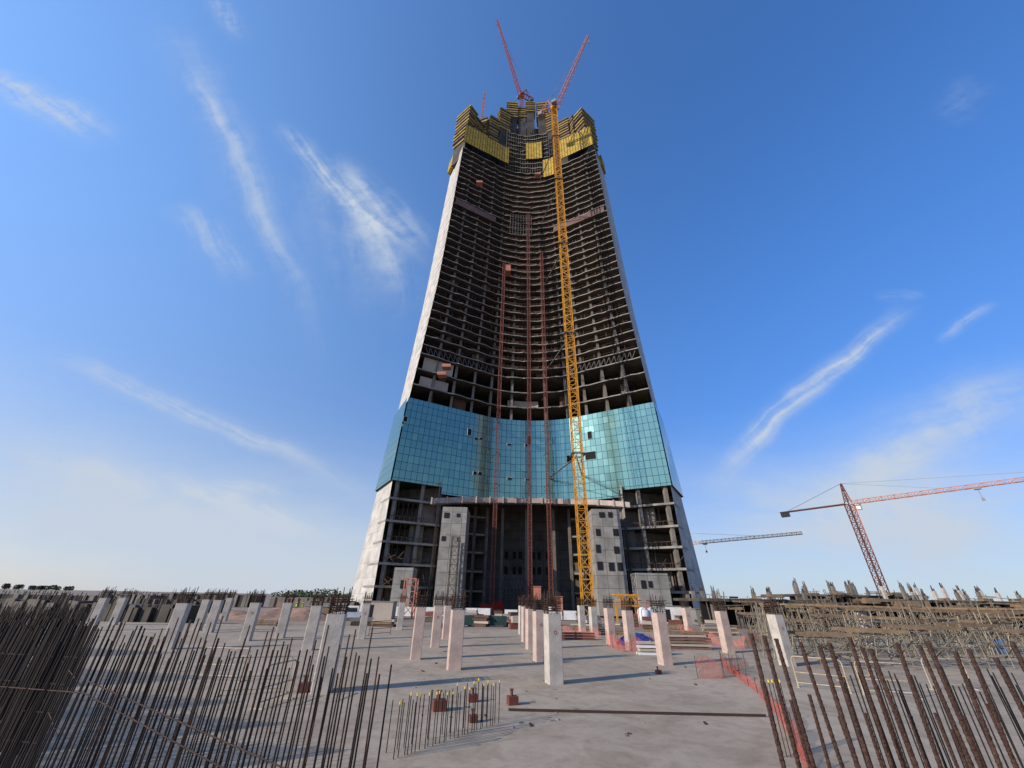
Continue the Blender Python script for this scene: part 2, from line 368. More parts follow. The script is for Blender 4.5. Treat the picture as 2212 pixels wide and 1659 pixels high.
for i in range(n):
    p, q = ap(i), ap(i+1)
    d0 = Vector((0, 0, -1.3)); b = Vector((0, 2.2, 0))
    m.face([p+d0, q+d0, q, p])
    m.face([p, q, q+b, p+b]); m.face([p+b+d0, q+b+d0, q+d0, p+d0])
    if i % 2 == 0: m.box(p+Vector((0, -.1, -.65)), (.35, .5, 1.7))
m.build('curved_entrance_beam', 'beam', tower)
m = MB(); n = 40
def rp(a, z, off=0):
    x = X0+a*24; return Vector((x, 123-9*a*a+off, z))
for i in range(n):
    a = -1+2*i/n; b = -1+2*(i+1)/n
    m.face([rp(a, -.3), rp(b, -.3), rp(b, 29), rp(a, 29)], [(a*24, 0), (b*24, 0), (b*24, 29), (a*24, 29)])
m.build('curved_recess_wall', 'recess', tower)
for a in (-.95, -.78, -.62, -.48, -.3, -.02, .3, .48, .62, .78, .95):
    m = MB(); p = rp(a, 12.6, -8.5+abs(a)*3); m.box(p, (.75, .9, 26)); m.build('recess_column', 'infill', tower)
for z in (4.6, 9.2, 13.8, 18.4, 23):
    for s in (-1, 1):
        m = MB()
        for i in range(6):
            a = s*(.5+.5*i/6); b = s*(.5+.5*(i+1)/6); p, q = rp(a, z, -7), rp(b, z, -7)
            d = Vector((0, 7, 0)); t = Vector((0, 0, .45)); m.face([p-t, q-t, q, p]); m.face([p-t, q-t, q-t+d, p-t+d]); m.face([p, q, q+d, p+d])
        m.build('recess_slab', 'slab', tower)
for z in (10, 14):
    for a in (-.25, -.15, -.08, .08, .15, .25):
        m = MB(); m.box(rp(a, z, -.1), (1.0, .3, 1.9)); m.build('recess_opening_shade', 'dark', tower)  # solid black box, painted shade in place of a wall opening
m = MB()
a0 = P(1078, 1292, 110); a1 = P(1142, 1244, 110)
for i in range(9):
    x = a0.x+(a1.x-a0.x)*i/8; m.bar((x, 110, 0), (x, 110, a1.z), .15)
for k in range(6):
    zz = a1.z*(k+1)/6; m.bar((a0.x, 110, zz), (a1.x, 110, zz), .15)
for i in range(8):
    x = a0.x+(a1.x-a0.x)*i/8; x2 = a0.x+(a1.x-a0.x)*(i+1)/8; m.bar((x, 110, 0), (x2, 110, a1.z/2), .1); m.bar((x2, 110, a1.z/2), (x, 110, a1.z), .1)
m.build('steel_gate_frame', 'truss', tower)
for s in (-1, 1):
    m = MB(); p = X0+s*23.4; q = X0+s*41
    m.face([(p, 104, -.3), (q, 108, -.3), (q, 108, 29), (p, 104, 29)], [(0, 0), (18, 0), (18, 29), (0, 29)]); m.build('wing_wall', 'shear', tower)
    m = MB(); m.face([(X0+s*23.4, 99, -.3), (X0+s*23.4, 120, -.3), (X0+s*23.4, 120, 29), (X0+s*23.4, 99, 29)], [(0, 0), (20, 0), (20, 29), (0, 29)]); m.build('wing_wall', 'shear', tower)
    for a in (.97, .8, .68):
        m = MB(); c = fc(s*a, 14.3, 1.0); m.box(c, (.8, 1.3, 28.6)); m.build('wing_column', 'pier', tower)
    zs = (0, 5, 9.6, 14.2, 18.8, 24)
    for z, zn in zip(zs, zs[1:]):
        m = MB()
        for i in range(10):
            a = s*(.68+.3*i/10); b = s*(.68+.3*(i+1)/10); m.bar(fc(a, z+1, .1), fc(b, z+1, .1), .09); m.bar(fc(a, z, .1), fc(a, z+1.1, .1), .08)
            if rr.random() < .5: m.bar(fc(a, z, 2), fc(a, zn-.5, 2), .14)
            if z < 12 and rr.random() < .8: m.bar(fc(a, z+rr.random(), -.5), fc(a, z+1.5, -.5)+Vector((rr.uniform(-2, 2), 0, rr.uniform(-.5, 1))), .13)
        m.build('edge_rail', 'brownrail', tower)
        a = rr.uniform(.68, .85); strip('infill_wall', rr.choice(['pier', 'infill', 'shear']), s*a, s*(a+rr.uniform(.06, .12)), z, zn-.5, rr.uniform(1.5, 4), n=3, nz=1)
def shaft(pxl, pxr, pyt, Y, wins, dep=8):
    a = P(pxl, pyt, Y); b = P(pxr, pyt, Y); h = (a.z+b.z)/2
    xm, w = (P(pxl, 1230, Y).x+P(pxr, 1230, Y).x)/2, abs(P(pxr, 1230, Y).x-P(pxl, 1230, Y).x)
    m = MB(); m.box((xm, Y+dep/2, h/2), (w, dep, h)); o = m.build('concrete_shaft', 'shear', tower)
    for (px, py, ww, hh) in wins:
        q = P(px, py, Y-.02)
        if abs(q.x-xm) > w/2-.3: continue
        m = MB(); m.box(q, (ww, .25, hh)); m.v = [v-Vector(tower['_w']) for v in m.v]; k = m.build('shaft_window', 'dark'); k.parent = o
shaft(943, 1000, 1095, 95.5, ((965, 1113, 1.2, 1.2), (990, 1113, .8, .8), (958, 1163, .9, 1.0), (990, 1165, .6, .9)))
shaft(1288, 1352, 1100, 95.5, ((1300, 1112, 1.3, 1.2), (1318, 1112, 1.0, 1.2), (1292, 1150, 1.0, 1.5), (1292, 1185, 1.0, 1.7), (1330, 1150, 1.2, 1.5), (1332, 1188, 1.2, 1.5), (1321, 1224, 1.2, 1.7), (1340, 1224, 1.2, 1.7), (1296, 1222, 1.2, 1.7)))
shaft(852, 893, 1226, 93, ((870, 1262, 1.0, 1.6),), 4)
shaft(1372, 1440, 1238, 92, ((1390, 1262, 1.0, 1.5), (1405, 1262, .8, 1.2)), 4)
# ---- top
def rotbox_stack(px, pyt, pyb, w, dep, Y, rz, nl=6, leg=True):
    t = P(px, pyt, Y); b = P(px, pyb, Y); x = (t.x+b.x)/2; z0, z1 = b.z, t.z
    m = MB(); n = nl+2; h = (z1-z0)/n; md = MB(); mg = MB(); org = Vector(tower['_w'])
    for i in range(n):
        zc = z0+h*(i+.5); ox = rr.uniform(-.3, .3); gw = w*(.93+.12*i/n)
        tgt = m if (i % 3 != 1) else mg
        tgt.box((x+ox, Y+dep/2, zc-h*.28), (gw, dep*1.06, h*.30), rz); md.box((x, Y+dep/2, zc+h*.14), (w*.88, dep*.88, h*.62), rz)
    f = m.build('formwork_platform', 'formdull', tower)
    md.v = [v-org for v in md.v]; d = md.build('scaffold_net', 'brownrail'); d.parent = f
    mg.v = [v-org for v in mg.v]; d = mg.build('toe_board', 'formgrey'); d.parent = f
    if leg:
        m = MB(); m.box((x, Y+dep/2, (z0+168)/2), (w*.8, dep*.8, z0-168), rz); m.build('core_wall', 'core', tower)
rotbox_stack(1004, 233, 308, 9, 5, 98, R(-38), 8)
rotbox_stack(1022, 255, 304, 7, 5, 100, R(-38), 6)
rotbox_stack(1043, 252, 300, 5.2, 4, 103, R(-20), 6)
rotbox_stack(1064, 250, 300, 5.2, 4, 103.5, R(28), 6)
rotbox_stack(1088, 234, 278, 6.2, 4, 106, R(25), 6)
rotbox_stack(1107, 218, 252, 6, 5, 109, R(4), 5)
rotbox_stack(1128, 230, 252, 5, 5, 110, R(0), 3)
rotbox_stack(1146, 218, 240, 5.0, 5, 109, R(0), 4)
rotbox_stack(1172, 219, 252, 6.2, 5, 109, R(-5), 5)
rotbox_stack(1194, 238, 280, 5.2, 4, 106, R(-25), 6)
rotbox_stack(1222, 254, 296, 5.2, 4, 104, R(-28), 6)
rotbox_stack(1244, 250, 300, 5.8, 4, 102.5, R(25), 6)
rotbox_stack(1268, 240, 310, 9.2, 5, 98, R(38), 8)
strip('formwork_screen', 'form', -1.0, -.66, 174.5, 187.5, -1.2, n=5, nz=1, thick=.4)
strip('formwork_screen', 'form', -.655, -.31, 174.3, 186.2, -1.4, n=5, nz=1, thick=.4)
strip('formwork_screen', 'form', .50, .98, 174.5, 188.5, -1.2, n=5, nz=1, thick=.4)
strip('formwork_screen', 'form', .24, .40, 166, 178.5, -1.3, n=4, nz=1, thick=.4)
strip('formwork_screen', 'form', -.03, .24, 181, 194, -1.0, n=4, nz=1, thick=.4)
strip('scaffold_backing', 'core', -1, 1, 172, 184, 4, n=24)
for (px, pyt, pyb, s) in ((976, 335, 378, -1), (1300, 335, 378, 1)):
    c = P(px, (pyt+pyb)/2, 104); m = MB(); m.box(c, (1.5, 5, 7.5), s*R(-30)); m.build('side_formwork', 'form', tower)
m = MB()
for i in range(19):
    a = -.36+.72*i/18; m.bar(fc(a, 172, .3), fc(a, 203+rr.uniform(-2, 3), .3), .22)
for k in range(15):
    for i in range(9): m.bar(fc(-.36+.08*i, 172+2.1*k, .3), fc(-.28+.08*i, 172+2.1*k, .3), .2)
m.build('core_scaffold', 'truss', tower)
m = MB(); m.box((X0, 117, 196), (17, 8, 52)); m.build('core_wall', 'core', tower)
m = MB()
for i in range(22):
    x = X0-9+i*.85; m.bar((x, 107.5+abs(i-11)*.1, 203), (x+rr.uniform(-.3, .3), 107.5, 212+rr.uniform(0, 5)), .14)
m.build('starter_bars', 'rust', tower)
for (px, py, Y) in ((1036, 398, 96), (1162, 380, 103), (955, 812, 93), (965, 795, 93)):
    c = P(px, py, Y); m = MB(); m.box(c, (2.4, 2.0, .3)); m.box(c+Vector((0, -1.0, .45)), (2.4, .1, .7)); m.box(c+Vector((-1.2, 0, .45)), (.1, 2.0, .7)); m.build('loading_platform', 'pinkcrane', tower)
# ---------------------------------------------------------------- cranes on the tower
def luffing(name, label, base, ztop, mastw, tip, mast_mat, jib_mat, seg=2.4, cw=.24, bw=.12, ctr=7, mats2='grey'):
    t = thing(name, label, 'crane', base); b = Vector(base); top = Vector((b.x, b.y, ztop))
    m = MB(); m.lattice(b, top, mastw, seg, cw, bw); m.build('mast', mast_mat, t)
    tip = Vector(tip); d = tip-top; h = Vector((d.x, d.y, 0)).normalized(); side = Vector((-h.y, h.x, 0))
    m = MB(); m.cyl(top, top+Vector((0, 0, 1.2)), mastw*.75, 14); m.build('slewing_ring', mast_mat, t)
    T = top+Vector((0, 0, 1.2))
    m = MB(); f = T+h*1.5+Vector((0, 0, .8)); m.lattice(f, tip, mastw*.8, 2.2, cw*.7, bw*.8, w2=mastw*.35); m.build('jib', jib_mat, t)
    m = MB()
    for s in (-1, 1):
        m.bar(T+side*s*mastw*.5+h*2, T+side*s*mastw*.5-h*ctr, .45)
    for i in range(5): m.bar(T+side*mastw*.5-h*ctr*i/5, T-side*mastw*.5-h*ctr*i/5, .3)
    m.build('counter_jib', jib_mat, t)
    m = MB(); rz = math.atan2(h.y, h.x); m.box(T-h*(ctr-.9)+Vector((0, 0, -.6)), (1.8, mastw*1.25, 2.6), rz); m.build('counterweight', mats2, t)
    m = MB(); A = T-h*2.5+Vector((0, 0, 9))
    for s in (-1, 1):
        m.bar(T+side*s*mastw*.5, A, .3); m.bar(T+side*s*mastw*.5-h*ctr*.85, A, .25)
    m.build('a_frame', jib_mat, t)
    m = MB(); m.bar(A, f+(tip-f)*.9, .1); m.bar(A+side*.5, f+(tip-f)*.62, .1); m.build('pendant_cable', mats2, t)
    m = MB(); c = T+side*(-mastw*.5-1.1)+h*.8+Vector((0, 0, .6)); m.box(c, (2.0, 1.4, 2.0), rz); k = m.build('cab', 'grey', t)
    m = MB(); m.bar(tip, tip-Vector((0, 0, 6)), .1); m.box(tip-Vector((0, 0, 6.6)), (.7, .4, 1.3)); m.build('hook', mats2, t)
    return t
cb = P(1270, 1308, 88); cb.z = -.3
ct = P(1207, 238, 88); tip = P(1270, 78, 80)
yc = luffing('tower_crane', 'very tall yellow lattice crane mast in front of the skyscraper with raised reddish jib', tuple(cb), ct.z, 2.15, tip, 'yellow', 'pinkcrane', seg=2.3)
for zz in (33, 68, 104, 138, 166):
    m = MB(); c = Vector((cb.x, 88, zz)); k4 = [(-1.5, -1.5), (1.5, -1.5), (1.5, 1.5), (-1.5, 1.5)]
    for i in range(4): m.bar(c+Vector((*k4[i], 0)), c+Vector((*k4[(i+1) % 4], 0)), .3)
    for dx in (-5, 4):
        aa = (cb.x+dx-X0)/interp(XC, zz); m.bar(c+Vector((0, 1.5, 0)), fc(aa, zz, -.5), .28)
    m.build('wall_tie', 'truss', yc)
cb2 = P(1127, 262, 112); tp2 = P(1129, 205, 112)
luffing('tower_crane', 'red crane on top of the skyscraper core with its jib raised high to the left', (cb2.x, 112, 215), tp2.z-1, 2.3, P(1074, 44, 104), 'red', 'red')
tp3 = P(1040, 258, 112)
luffing('tower_crane', 'small brown crane peeking over the left side of the tower top, mostly its jib showing', (tp3.x, 114, 200), tp3.z-4, 1.8, P(1047, 199, 112), 'red', 'pinkcrane', ctr=4)
# ---------------------------------------------------------------- hoists
for i, (pb, pt, py, lab) in enumerate(((1064, 1088, 570, 'left one of three thin red hoist masts climbing the curved front'), (1143, 1142, 460, 'middle and tallest of three thin red hoist masts climbing the curved front'), (1187, 1172, 548, 'right one of three thin red hoist masts climbing the curved front'))):
    b = P(pb, 1295, 103.3); tt = P(pt, py, 103.3); x = b.x*.5+tt.x*.5
    t = thing('construction_hoist', lab, 'hoist', (x, 103.3, -.3))
    m = MB(); m.lattice((x, 103.3, -.3), (x, 103.3, tt.z), .9, 1.6, .17, .09); m.build('mast', 'hoist', t)
    for zz in range(30, int(tt.z), 9):
        m = MB(); m.bar((x, 103.6, zz), (x-.8, 107.2, zz), .12); m.bar((x, 103.6, zz), (x+.8, 107.2, zz), .12); m.build('wall_tie', 'truss', t)
    zz = (tt.z-3.5, 4, 2)[i]
    m = MB(); m.box((x+1.6, 103.3, zz), (1.7, 3, 2.6)); m.box((x+1.6, 103.3, zz+1.5), (1.9, 3.2, .15)); k = m.build('cage', 'pinkcrane', t)
    m = MB(); m.box((x, 103.3, .2), (4.6, 3.4, 1.2)); m.build('base_enclosure', 'hoist', t)
# ---------------------------------------------------------------- hammerhead cranes
def hammer(label, pivot, jibdir, jl, cl, mat, base_z=-.35, apex=8, mw=2.0, trolley=.45, matm=None):
    pv = Vector(pivot); t = thing('tower_crane', label, 'crane', (pv.x, pv.y, base_z)); d = Vector(jibdir).normalized(); side = Vector((-d.y, d.x, 0))
    m = MB(); m.lattice((pv.x, pv.y, base_z), pv, mw, 2.2, .26, .15); m.build('mast', matm or mat, t)
    m = MB(); m.lattice(pv+Vector((0, 0, .5)), pv+Vector((0, 0, apex)), mw*.8, 1.8, .22, .12, w2=.3); m.build('tower_head', matm or mat, t)
    m = MB(); m.lattice(pv+d*1+Vector((0, 0, .6)), pv+d*jl+Vector((0, 0, .6)), 1.5, 1.8, .18, .1, w2=1.1, tri=True); m.build('jib', mat, t)
    m = MB()
    for s in (-1, 1): m.bar(pv+side*s*.7-d*1+Vector((0, 0, .3)), pv+side*s*.7-d*cl+Vector((0, 0, .3)), .4)
    for i in range(8): m.bar(pv+side*.7-d*cl*i/8+Vector((0, 0, .3)), pv-side*.7-d*cl*(i+1)/8+Vector((0, 0, .3)), .15)
    m.build('counter_jib', matm or mat, t)
    rz = math.atan2(d.y, d.x)
    m = MB(); m.box(pv-d*(cl-1.6)+Vector((0, 0, -.6)), (3, 1.3, 2.0), rz); m.build('counterweight', 'grey', t)
    m = MB(); A = pv+Vector((0, 0, apex))
    for k in (.35, .75): m.bar(A, pv+d*jl*k+Vector((0, 0, 1.2)), .09)
    m.bar(A, pv-d*cl*.9+Vector((0, 0, .4)), .1); m.build('tie_cable', 'grey', t)
    m = MB(); q = pv+d*2+side*1.3+Vector((0, 0, -1)); m.box(q, (2, 1.4, 2), rz); m.build('cab', 'white', t)
    m = MB(); q = pv+d*jl*trolley+Vector((0, 0, -.3)); m.box(q, (1.6, 1.3, .5), rz); m.bar(q, q-Vector((0, 0, 3)), .09); m.box(q-Vector((0, 0, 3.3)), (.7, .4, .9), rz); m.build('trolley_hook', 'grey', t)
    return t
pv = P(1834, 1090, 150); rgt = G(2160, 1047, pv.z)
hammer('red and white hammerhead crane standing alone at far right above the low buildings', pv, (rgt.x-pv.x, rgt.y-pv.y, 0), 75, 24, 'pinkcrane', matm='orangered')
e1 = P(1733, 1155, 165); e0 = G(1500, 1176, e1.z); dd = (e1-e0); dd.z = 0; L = dd.length; dd.normalize()
hammer('pale orange crane jib reaching out from behind the right side of the skyscraper', e1-dd*(L+22), dd, L+22, 14, 'orange', trolley=.4)
# ---------------------------------------------------------------- deck columns
def cage(seed, h=.8):
    r = random.Random(seed); m = MB()
    for i in range(5):
        for (x, y) in ((-.26+.13*i, -.26), (-.26+.13*i, .26), (-.26, -.26+.13*i), (.26, -.26+.13*i)):
            hh = h*r.uniform(.7, 1.2); m.bar((x, y, 2.38), (x+r.uniform(-.05, .05), y+r.uniform(-.05, .05), 2.4+hh), .03, n=5)
    for k in range(6):
        z = 2.5+.09*k+r.uniform(-.02, .02); q = .28+r.uniform(0, .06); c = [(-q, -q, z), (q, -q, z), (q, q, z), (-q, q, z)]
        for i in range(4): m.bar(c[i], c[(i+1) % 4], .026)
        if k > 2: m.bar((-q*1.6, r.uniform(-q, q), z), (q*1.6, r.uniform(-q, q), z+.05), .028)
    return m
def colproto(seed):
    t = thing('concrete_column', 'x', 'column', (0, 0, 0)); m = MB()
    w, b, h = .30, .025, 2.4
    ring = [(-w+b, -w), (w-b, -w), (w, -w+b), (w, w-b), (w-b, w), (-w+b, w), (-w, w-b), (-w, -w+b)]
    for i in range(8):
        p, q = ring[i], ring[(i+1) % 8]; m.face([(*p, 0), (*q, 0), (*q, h), (*p, h)])
    m.face([(*p, h) for p in ring]); m.face([(*p, 0) for p in reversed(ring)]); m.build('shaft', 'columnpale' if seed % 4 in (0, 3) else 'column', t)
    cage(seed).build('rebar_cage', 'rust', t)
    if seed % 2 == 0:
        m = MB()
        for i in range(14):
            a = 2*math.pi*i/14; a2 = 2*math.pi*(i+1)/14; m.bar((.06*math.cos(a), -.305, 1.75+.06*math.sin(a)), (.06*math.cos(a2), -.305, 1.75+.06*math.sin(a2)), .014)
        m.build('red_circle_mark', 'redpaint', t)
    return t
protos = [colproto(i) for i in range(4)]
cols = [
 (1197, 1476, 'pale concrete column closest to the middle of the deck, casting a long shadow right', 0),
 (980, 1446, 'pinkish concrete column just left of the centre one, second nearest in the middle', 1),
 (897, 1424, 'pinkish concrete column left of the centre pair, in front of the left shaft', 1),
 (1166, 1428, 'narrow looking pink column half hidden behind the centre column', 2),
 (1438, 1436, 'pink concrete column right of centre beside the stacked formwork beams', 1),
 (1364, 1405, 'pink column standing in orange netting left of the blue tarp', 1),
 (1702, 1438, 'tall pale column on the right in front of the falsework', 0),
 (695, 1494, 'largest concrete column, on the left behind the long starter bars', 3),
 (664, 1404, 'grey concrete column just left of the largest column', 3),
 (604, 1378, 'thin grey column left of the largest pair, near the dirt mound', 3),
 (530, 1384, 'pale column in front of the red dirt mound', 0),
 (450, 1366, 'right one of two close grey columns on the left', 3),
 (425, 1362, 'left one of two close grey columns on the left', 3),
 (362, 1402, 'stout pale column rising behind the left rebar wall', 3),
 (243, 1350, 'far left grey column beyond the rebar wall', 3),
 (195, 1362, 'leftmost grey column over the dark rebar mass', 3),
 (780, 1380, 'pale column in front of the white parked pickup', 0),
 (862, 1360, 'small far column below the left concrete shaft', 3),
 (939, 1398, 'pink column with a red ring mark, behind the left centre columns', 2),
 (962, 1380, 'far column peeking out beside the second nearest middle column', 1),
 (1147, 1402, 'front column of the far central line', 1),
 (1136, 1386, 'second column of the far central line', 1),
 (1127, 1370, 'rearmost column of the far central line', 3),
 (1258, 1364, 'small far column in front of the yellow crane base', 3),
 (1284, 1372, 'small far column right of the yellow crane base', 3),
 (1321, 1392, 'pink column left of the orange netting', 1),
 (1491, 1376, 'far pink column behind the stacked formwork beams', 2),
 (1575, 1410, 'pink column behind the orange fence on the right', 1),
 (1886, 1398, 'pale column standing among the falsework tubes', 0),
 (482, 1342, 'small far column left of the dirt mound', 3),
]
rc = random.Random(5)
for i, (px, py, lab, pi_) in enumerate(cols):
    q = G(px, py)
    big_ = 1.15 if i == 7 else 1
    dup(protos[pi_], (q.x, q.y, 0), R(14), lab, 'concrete columns standing on the deck', (rc.uniform(.92, 1.08)*big_, rc.uniform(.92, 1.08)*big_, rc.uniform(.98, 1.02)))
for p in protos:
    for c in list(p.children): bpy.data.objects.remove(c)
    bpy.data.objects.remove(p)
# ---------------------------------------------------------------- rebar
def rod(h, d, ribs=True):
    m = MB(); m.bar((0, 0, 0), (0, 0, h), d, n=8)
    if ribs:
        for i in range(int(h/.03)):
            z = .02+i*.03; m.bar((0, 0, z), (0, 0, z+.008), d*1.16, n=8, caps=False)
    return m
big = [rod(h, .0215, True).build('rebar', 'rebar') for h in (2.62, 2.55, 2.7, 2.4)]
tops = [(1622, 1368), (1650, 1372), (1676, 1378), (1708, 1512), (1728, 1385), (1748, 1500), (1770, 1395), (1790, 1388), (1812, 1545), (1835, 1376), (1862, 1398), (1868, 1540), (1880, 1400), (1912, 1530), (1938, 1390), (1965, 1545), (1985, 1392), (2003, 1385), (2020, 1540), (2062, 1405), (2080, 1545), (2092, 1400), (2132, 1520), (2150, 1420), (2185, 1385), (2205, 1430), (1940, 1560), (2055, 1575)]
for i, (px, py) in enumerate(tops):
    near = py < 1450
    Y = 2.45+.8*((i*37) % 17)/17 if near else rr.uniform(2.9, 4.0)
    q = P(px, py, Y)
    h = q.z; p = big[i % 4]; o = p.copy(); C.objects.link(o); L = (2.62, 2.55, 2.7, 2.4)[i % 4]
    tx = rr.gauss(.006, .02); ty = rr.gauss(-.02, .03)
    o.rotation_euler = (tx, ty, 0); o.location = (q.x-math.sin(ty)*h, q.y+math.sin(tx)*h, 0); o.scale = (1, 1, h/L)
    if near: tag(o, 'thick tall rusty ribbed bar standing close to the camera at the lower right', 'rebar', 'tall thick bars at lower right')
    else: tag(o, 'shorter rusty bar among the tall thick bars at the lower right', 'rebar', 'shorter bars at lower right')
thin = rod(1.0, .016, False).build('rebar', 'darkbar')
for i in range(46):
    px = 1790+i*9.3; q = P(px, 1500-rr.uniform(0, 60)-abs(i-30)*.6, 6.2+i*.02); o = thin.copy(); C.objects.link(o); o.location = (q.x, q.y, 0); o.scale = (1, 1, q.z); o.rotation_euler = (0, rr.gauss(0, .015), 0)
    tag(o, 'thin rusty bar in the row behind the thick bars at lower right', 'rebar', 'thin bar row at lower right')
med = rod(1.0, .019, False).build('rebar', 'rebar'); medd = rod(1.0, .019, False).build('rebar', 'darkbar')
def row(pa, pb, n, lab, grp, proto, jit=22, pw=1.0):
    a = P(*pa); b = P(*pb)
    for i in range(n):
        t = (i/(n-1))**pw; q = a.lerp(b, t); h = q.z*1.0+rr.uniform(-1, 1)*jit*q.y/900
        o = proto.copy(); C.objects.link(o); o.location = (q.x+rr.uniform(-.03, .03), q.y+rr.uniform(-.03, .03), 0); o.scale = (1, 1, h); o.rotation_euler = (rr.gauss(0, .012), rr.gauss(0, .012), rr.random())
        tag(o, lab, 'rebar', grp)
    return a, b
A0, A1 = row((838, 1452, 5.2), (240, 1372, 7.0), 60, 'rusty vertical bar in the nearer face of the left rebar wall', 'near face of left rebar wall', medd, 26, .9)
row((826, 1395, 5.9), (255, 1360, 7.8), 54, 'rusty vertical bar in the rear face of the left rebar wall', 'rear face of left rebar wall', med, 34, .85)
_, B1 = row((236, 1368, 7.0), (-120, 1380, 7.6), 36, 'dark vertical bar in the rebar wall at far lower left', 'far left rebar wall', medd, 26)
C0, C1 = row((232, 1350, 7.6), (120, 1322, 14), 40, 'dark vertical bar in the rebar wall running away on the left', 'receding left rebar wall', medd, 18)
for (pa, pb, n) in (((205, 1345, 8.8), (-160, 1352, 9.6), 70), ((180, 1334, 10.8), (-160, 1338, 11.8), 90), ((150, 1326, 13), (-160, 1324, 14.5), 110), ((200, 1318, 17), (-160, 1312, 19), 130), ((200, 1308, 24), (-160, 1302, 27), 150)):
    m = MB(); a = P(*pa); b = P(*pb)
    for i in range(n):
        q = a.lerp(b, i/(n-1)); m.bar((q.x, q.y, 0), (q.x+rr.gauss(0, .03), q.y+rr.gauss(0, .03), q.z+rr.uniform(-.18, .1)), .024, caps=False)
    for k in range(5): m.bar((a.x, a.y, .3+.4*k), (b.x, b.y, .3+.4*k), .02)
    tag(m.build('rebar_thicket', 'darkbar'), 'dense dark mass of upright bars at the far left', 'rebar', 'dense dark bar thicket', 'stuff')
ties = [((A0.x, A0.y-.03), (A1.x, A1.y-.03), ((1.0, 1.72), (1.25, 1.85))), ((A1.x, A1.y-.03), (B1.x, B1.y), ((1.72, 1.72),)), ((C0.x, C0.y), (C1.x, C1.y), ((1.1, 1.1), (1.7, 1.75)))]
names = ['rusty horizontal bar tied across the nearer face of the left rebar wall', 'dark horizontal bar tied across the far lower left rebar wall', 'dark horizontal bar tied along the receding left rebar wall']
for (a, b, hs), nm in zip(ties, names):
    for h, h2 in hs:
        m = MB(); m.bar((a[0], a[1], h), (b[0], b[1], h2), .016, n=6)
        tag(m.build('tie_bar', 'rebar'), nm, 'rebar', nm.replace('bar tied', 'bars tied'))
D0 = G(850, 1640); D1 = G(1075, 1562)
t0 = thing('capped_dowel', 'short upright bar with a yellow plastic cap in the row at the lower middle', 'rebar', (0, 0, 0), 'capped dowels in the lower middle')
rod(.96, .02, False).build('bar', 'darkbar', t0); m = MB(); m.bar((0, 0, .945), (0, 0, 1.0), .036, n=8); m.build('cap', 'cap', t0)
t0b = thing('bare_dowel', 'short upright bar without a cap in the row at the lower middle', 'rebar', (0, 0, 0), 'bare dowels in the lower middle'); rod(.96, .02, False).build('bar', 'darkbar', t0b)
for i in range(30):
    q = D0.lerp(D1, i/29); q += Vector((rr.uniform(-.03, .03), rr.uniform(-.05, .05), 0))
    o = dup(t0 if i % 5 not in (1, 3) else t0b, (q.x, q.y, 0), rr.random()*6, None, None, (1, 1, rr.uniform(.9, 1.08)))
    if i % 2 == 0: dup(t0b, (q.x-.25, q.y+.35, 0), 0, None, None, (1, 1, rr.uniform(.8, 1.0)))
for t in (t0, t0b):
    for c in list(t.children): bpy.data.objects.remove(c)
    bpy.data.objects.remove(t)
for p in big+[thin, med, medd]: bpy.data.objects.remove(p)
for i in range(5):
    q = P(1652+i*8, 1472, 11.5); r = thing('capped_dowel', 'short yellow capped bar behind the orange netting on the right', 'rebar', (q.x, q.y, 0), 'capped dowels by the netting')
    m = MB(); m.bar((q.x, q.y, 0), (q.x, q.y, q.z), .022, n=6); m.build('bar', 'rebar', r); m = MB(); m.bar((q.x, q.y, q.z-.02), (q.x, q.y, q.z+.035), .038, n=8); m.build('cap', 'cap', r)
# ---------------------------------------------------------------- steel stubs
for (px, py, s, lab) in ((1107, 1522, 1, 'small rusty steel box with a pipe stub, right of the capped bars'), (1022, 1516, .9, 'rusty steel box stub behind the capped bars, right one'), (948, 1535, 1.2, 'wide rusty steel box stub among the capped bars'), (1423, 1456, .7, 'tiny red pipe stub on the deck in front of the pink right column'), (1592, 1455, .6, 'tiny red pipe stub beside the orange netting'), (655, 1495, 1.2, 'dark pipe cluster stub at the foot of the largest column'), (1022, 1560, .7, 'small dark steel stub at the foot of the capped bars')):
    q = G(px, py); t = thing('steel_stub', lab, 'steel stub', (q.x, q.y, 0)); m = MB(); m.box((q.x, q.y, .11*s), (.32*s, .28*s, .22*s), .3); m.build('base_box', 'hoist', t)
    m = MB(); m.bar((q.x-.03, q.y, .21*s), (q.x-.03, q.y, .38*s), .09*s, n=10); m.box((q.x-.03, q.y, .39*s), (.13*s, .13*s, .03)); m.build('pipe', 'hoist', t)
a = G(1098, 1536); b = G(1655, 1549); m = MB(); m.bar(a+Vector((0, 0, .04)), b+Vector((0, 0, .04)), .05); m.bar(a+Vector((.1, .12, .02)), b+Vector((-1, .12, .02)), .03); tag(m.build('steel_angle', 'rust'), 'long rusty steel angle lying flat across the deck', 'steel angle')
for i in range(40):
    px = rr.uniform(880, 1650); py = rr.uniform(1385, 1600); q = G(px, py); m = MB(); s = rr.uniform(.02, .06)
    m.box((q.x, q.y, s*.3), (s*rr.uniform(1, 5), s, s*.6), rr.random()*3); tag(m.build('debris_chip', rr.choice(['rust', 'timber', 'grey'])), 'small chip of scrap lying on the open deck', 'debris', 'scattered scrap chips on the deck')
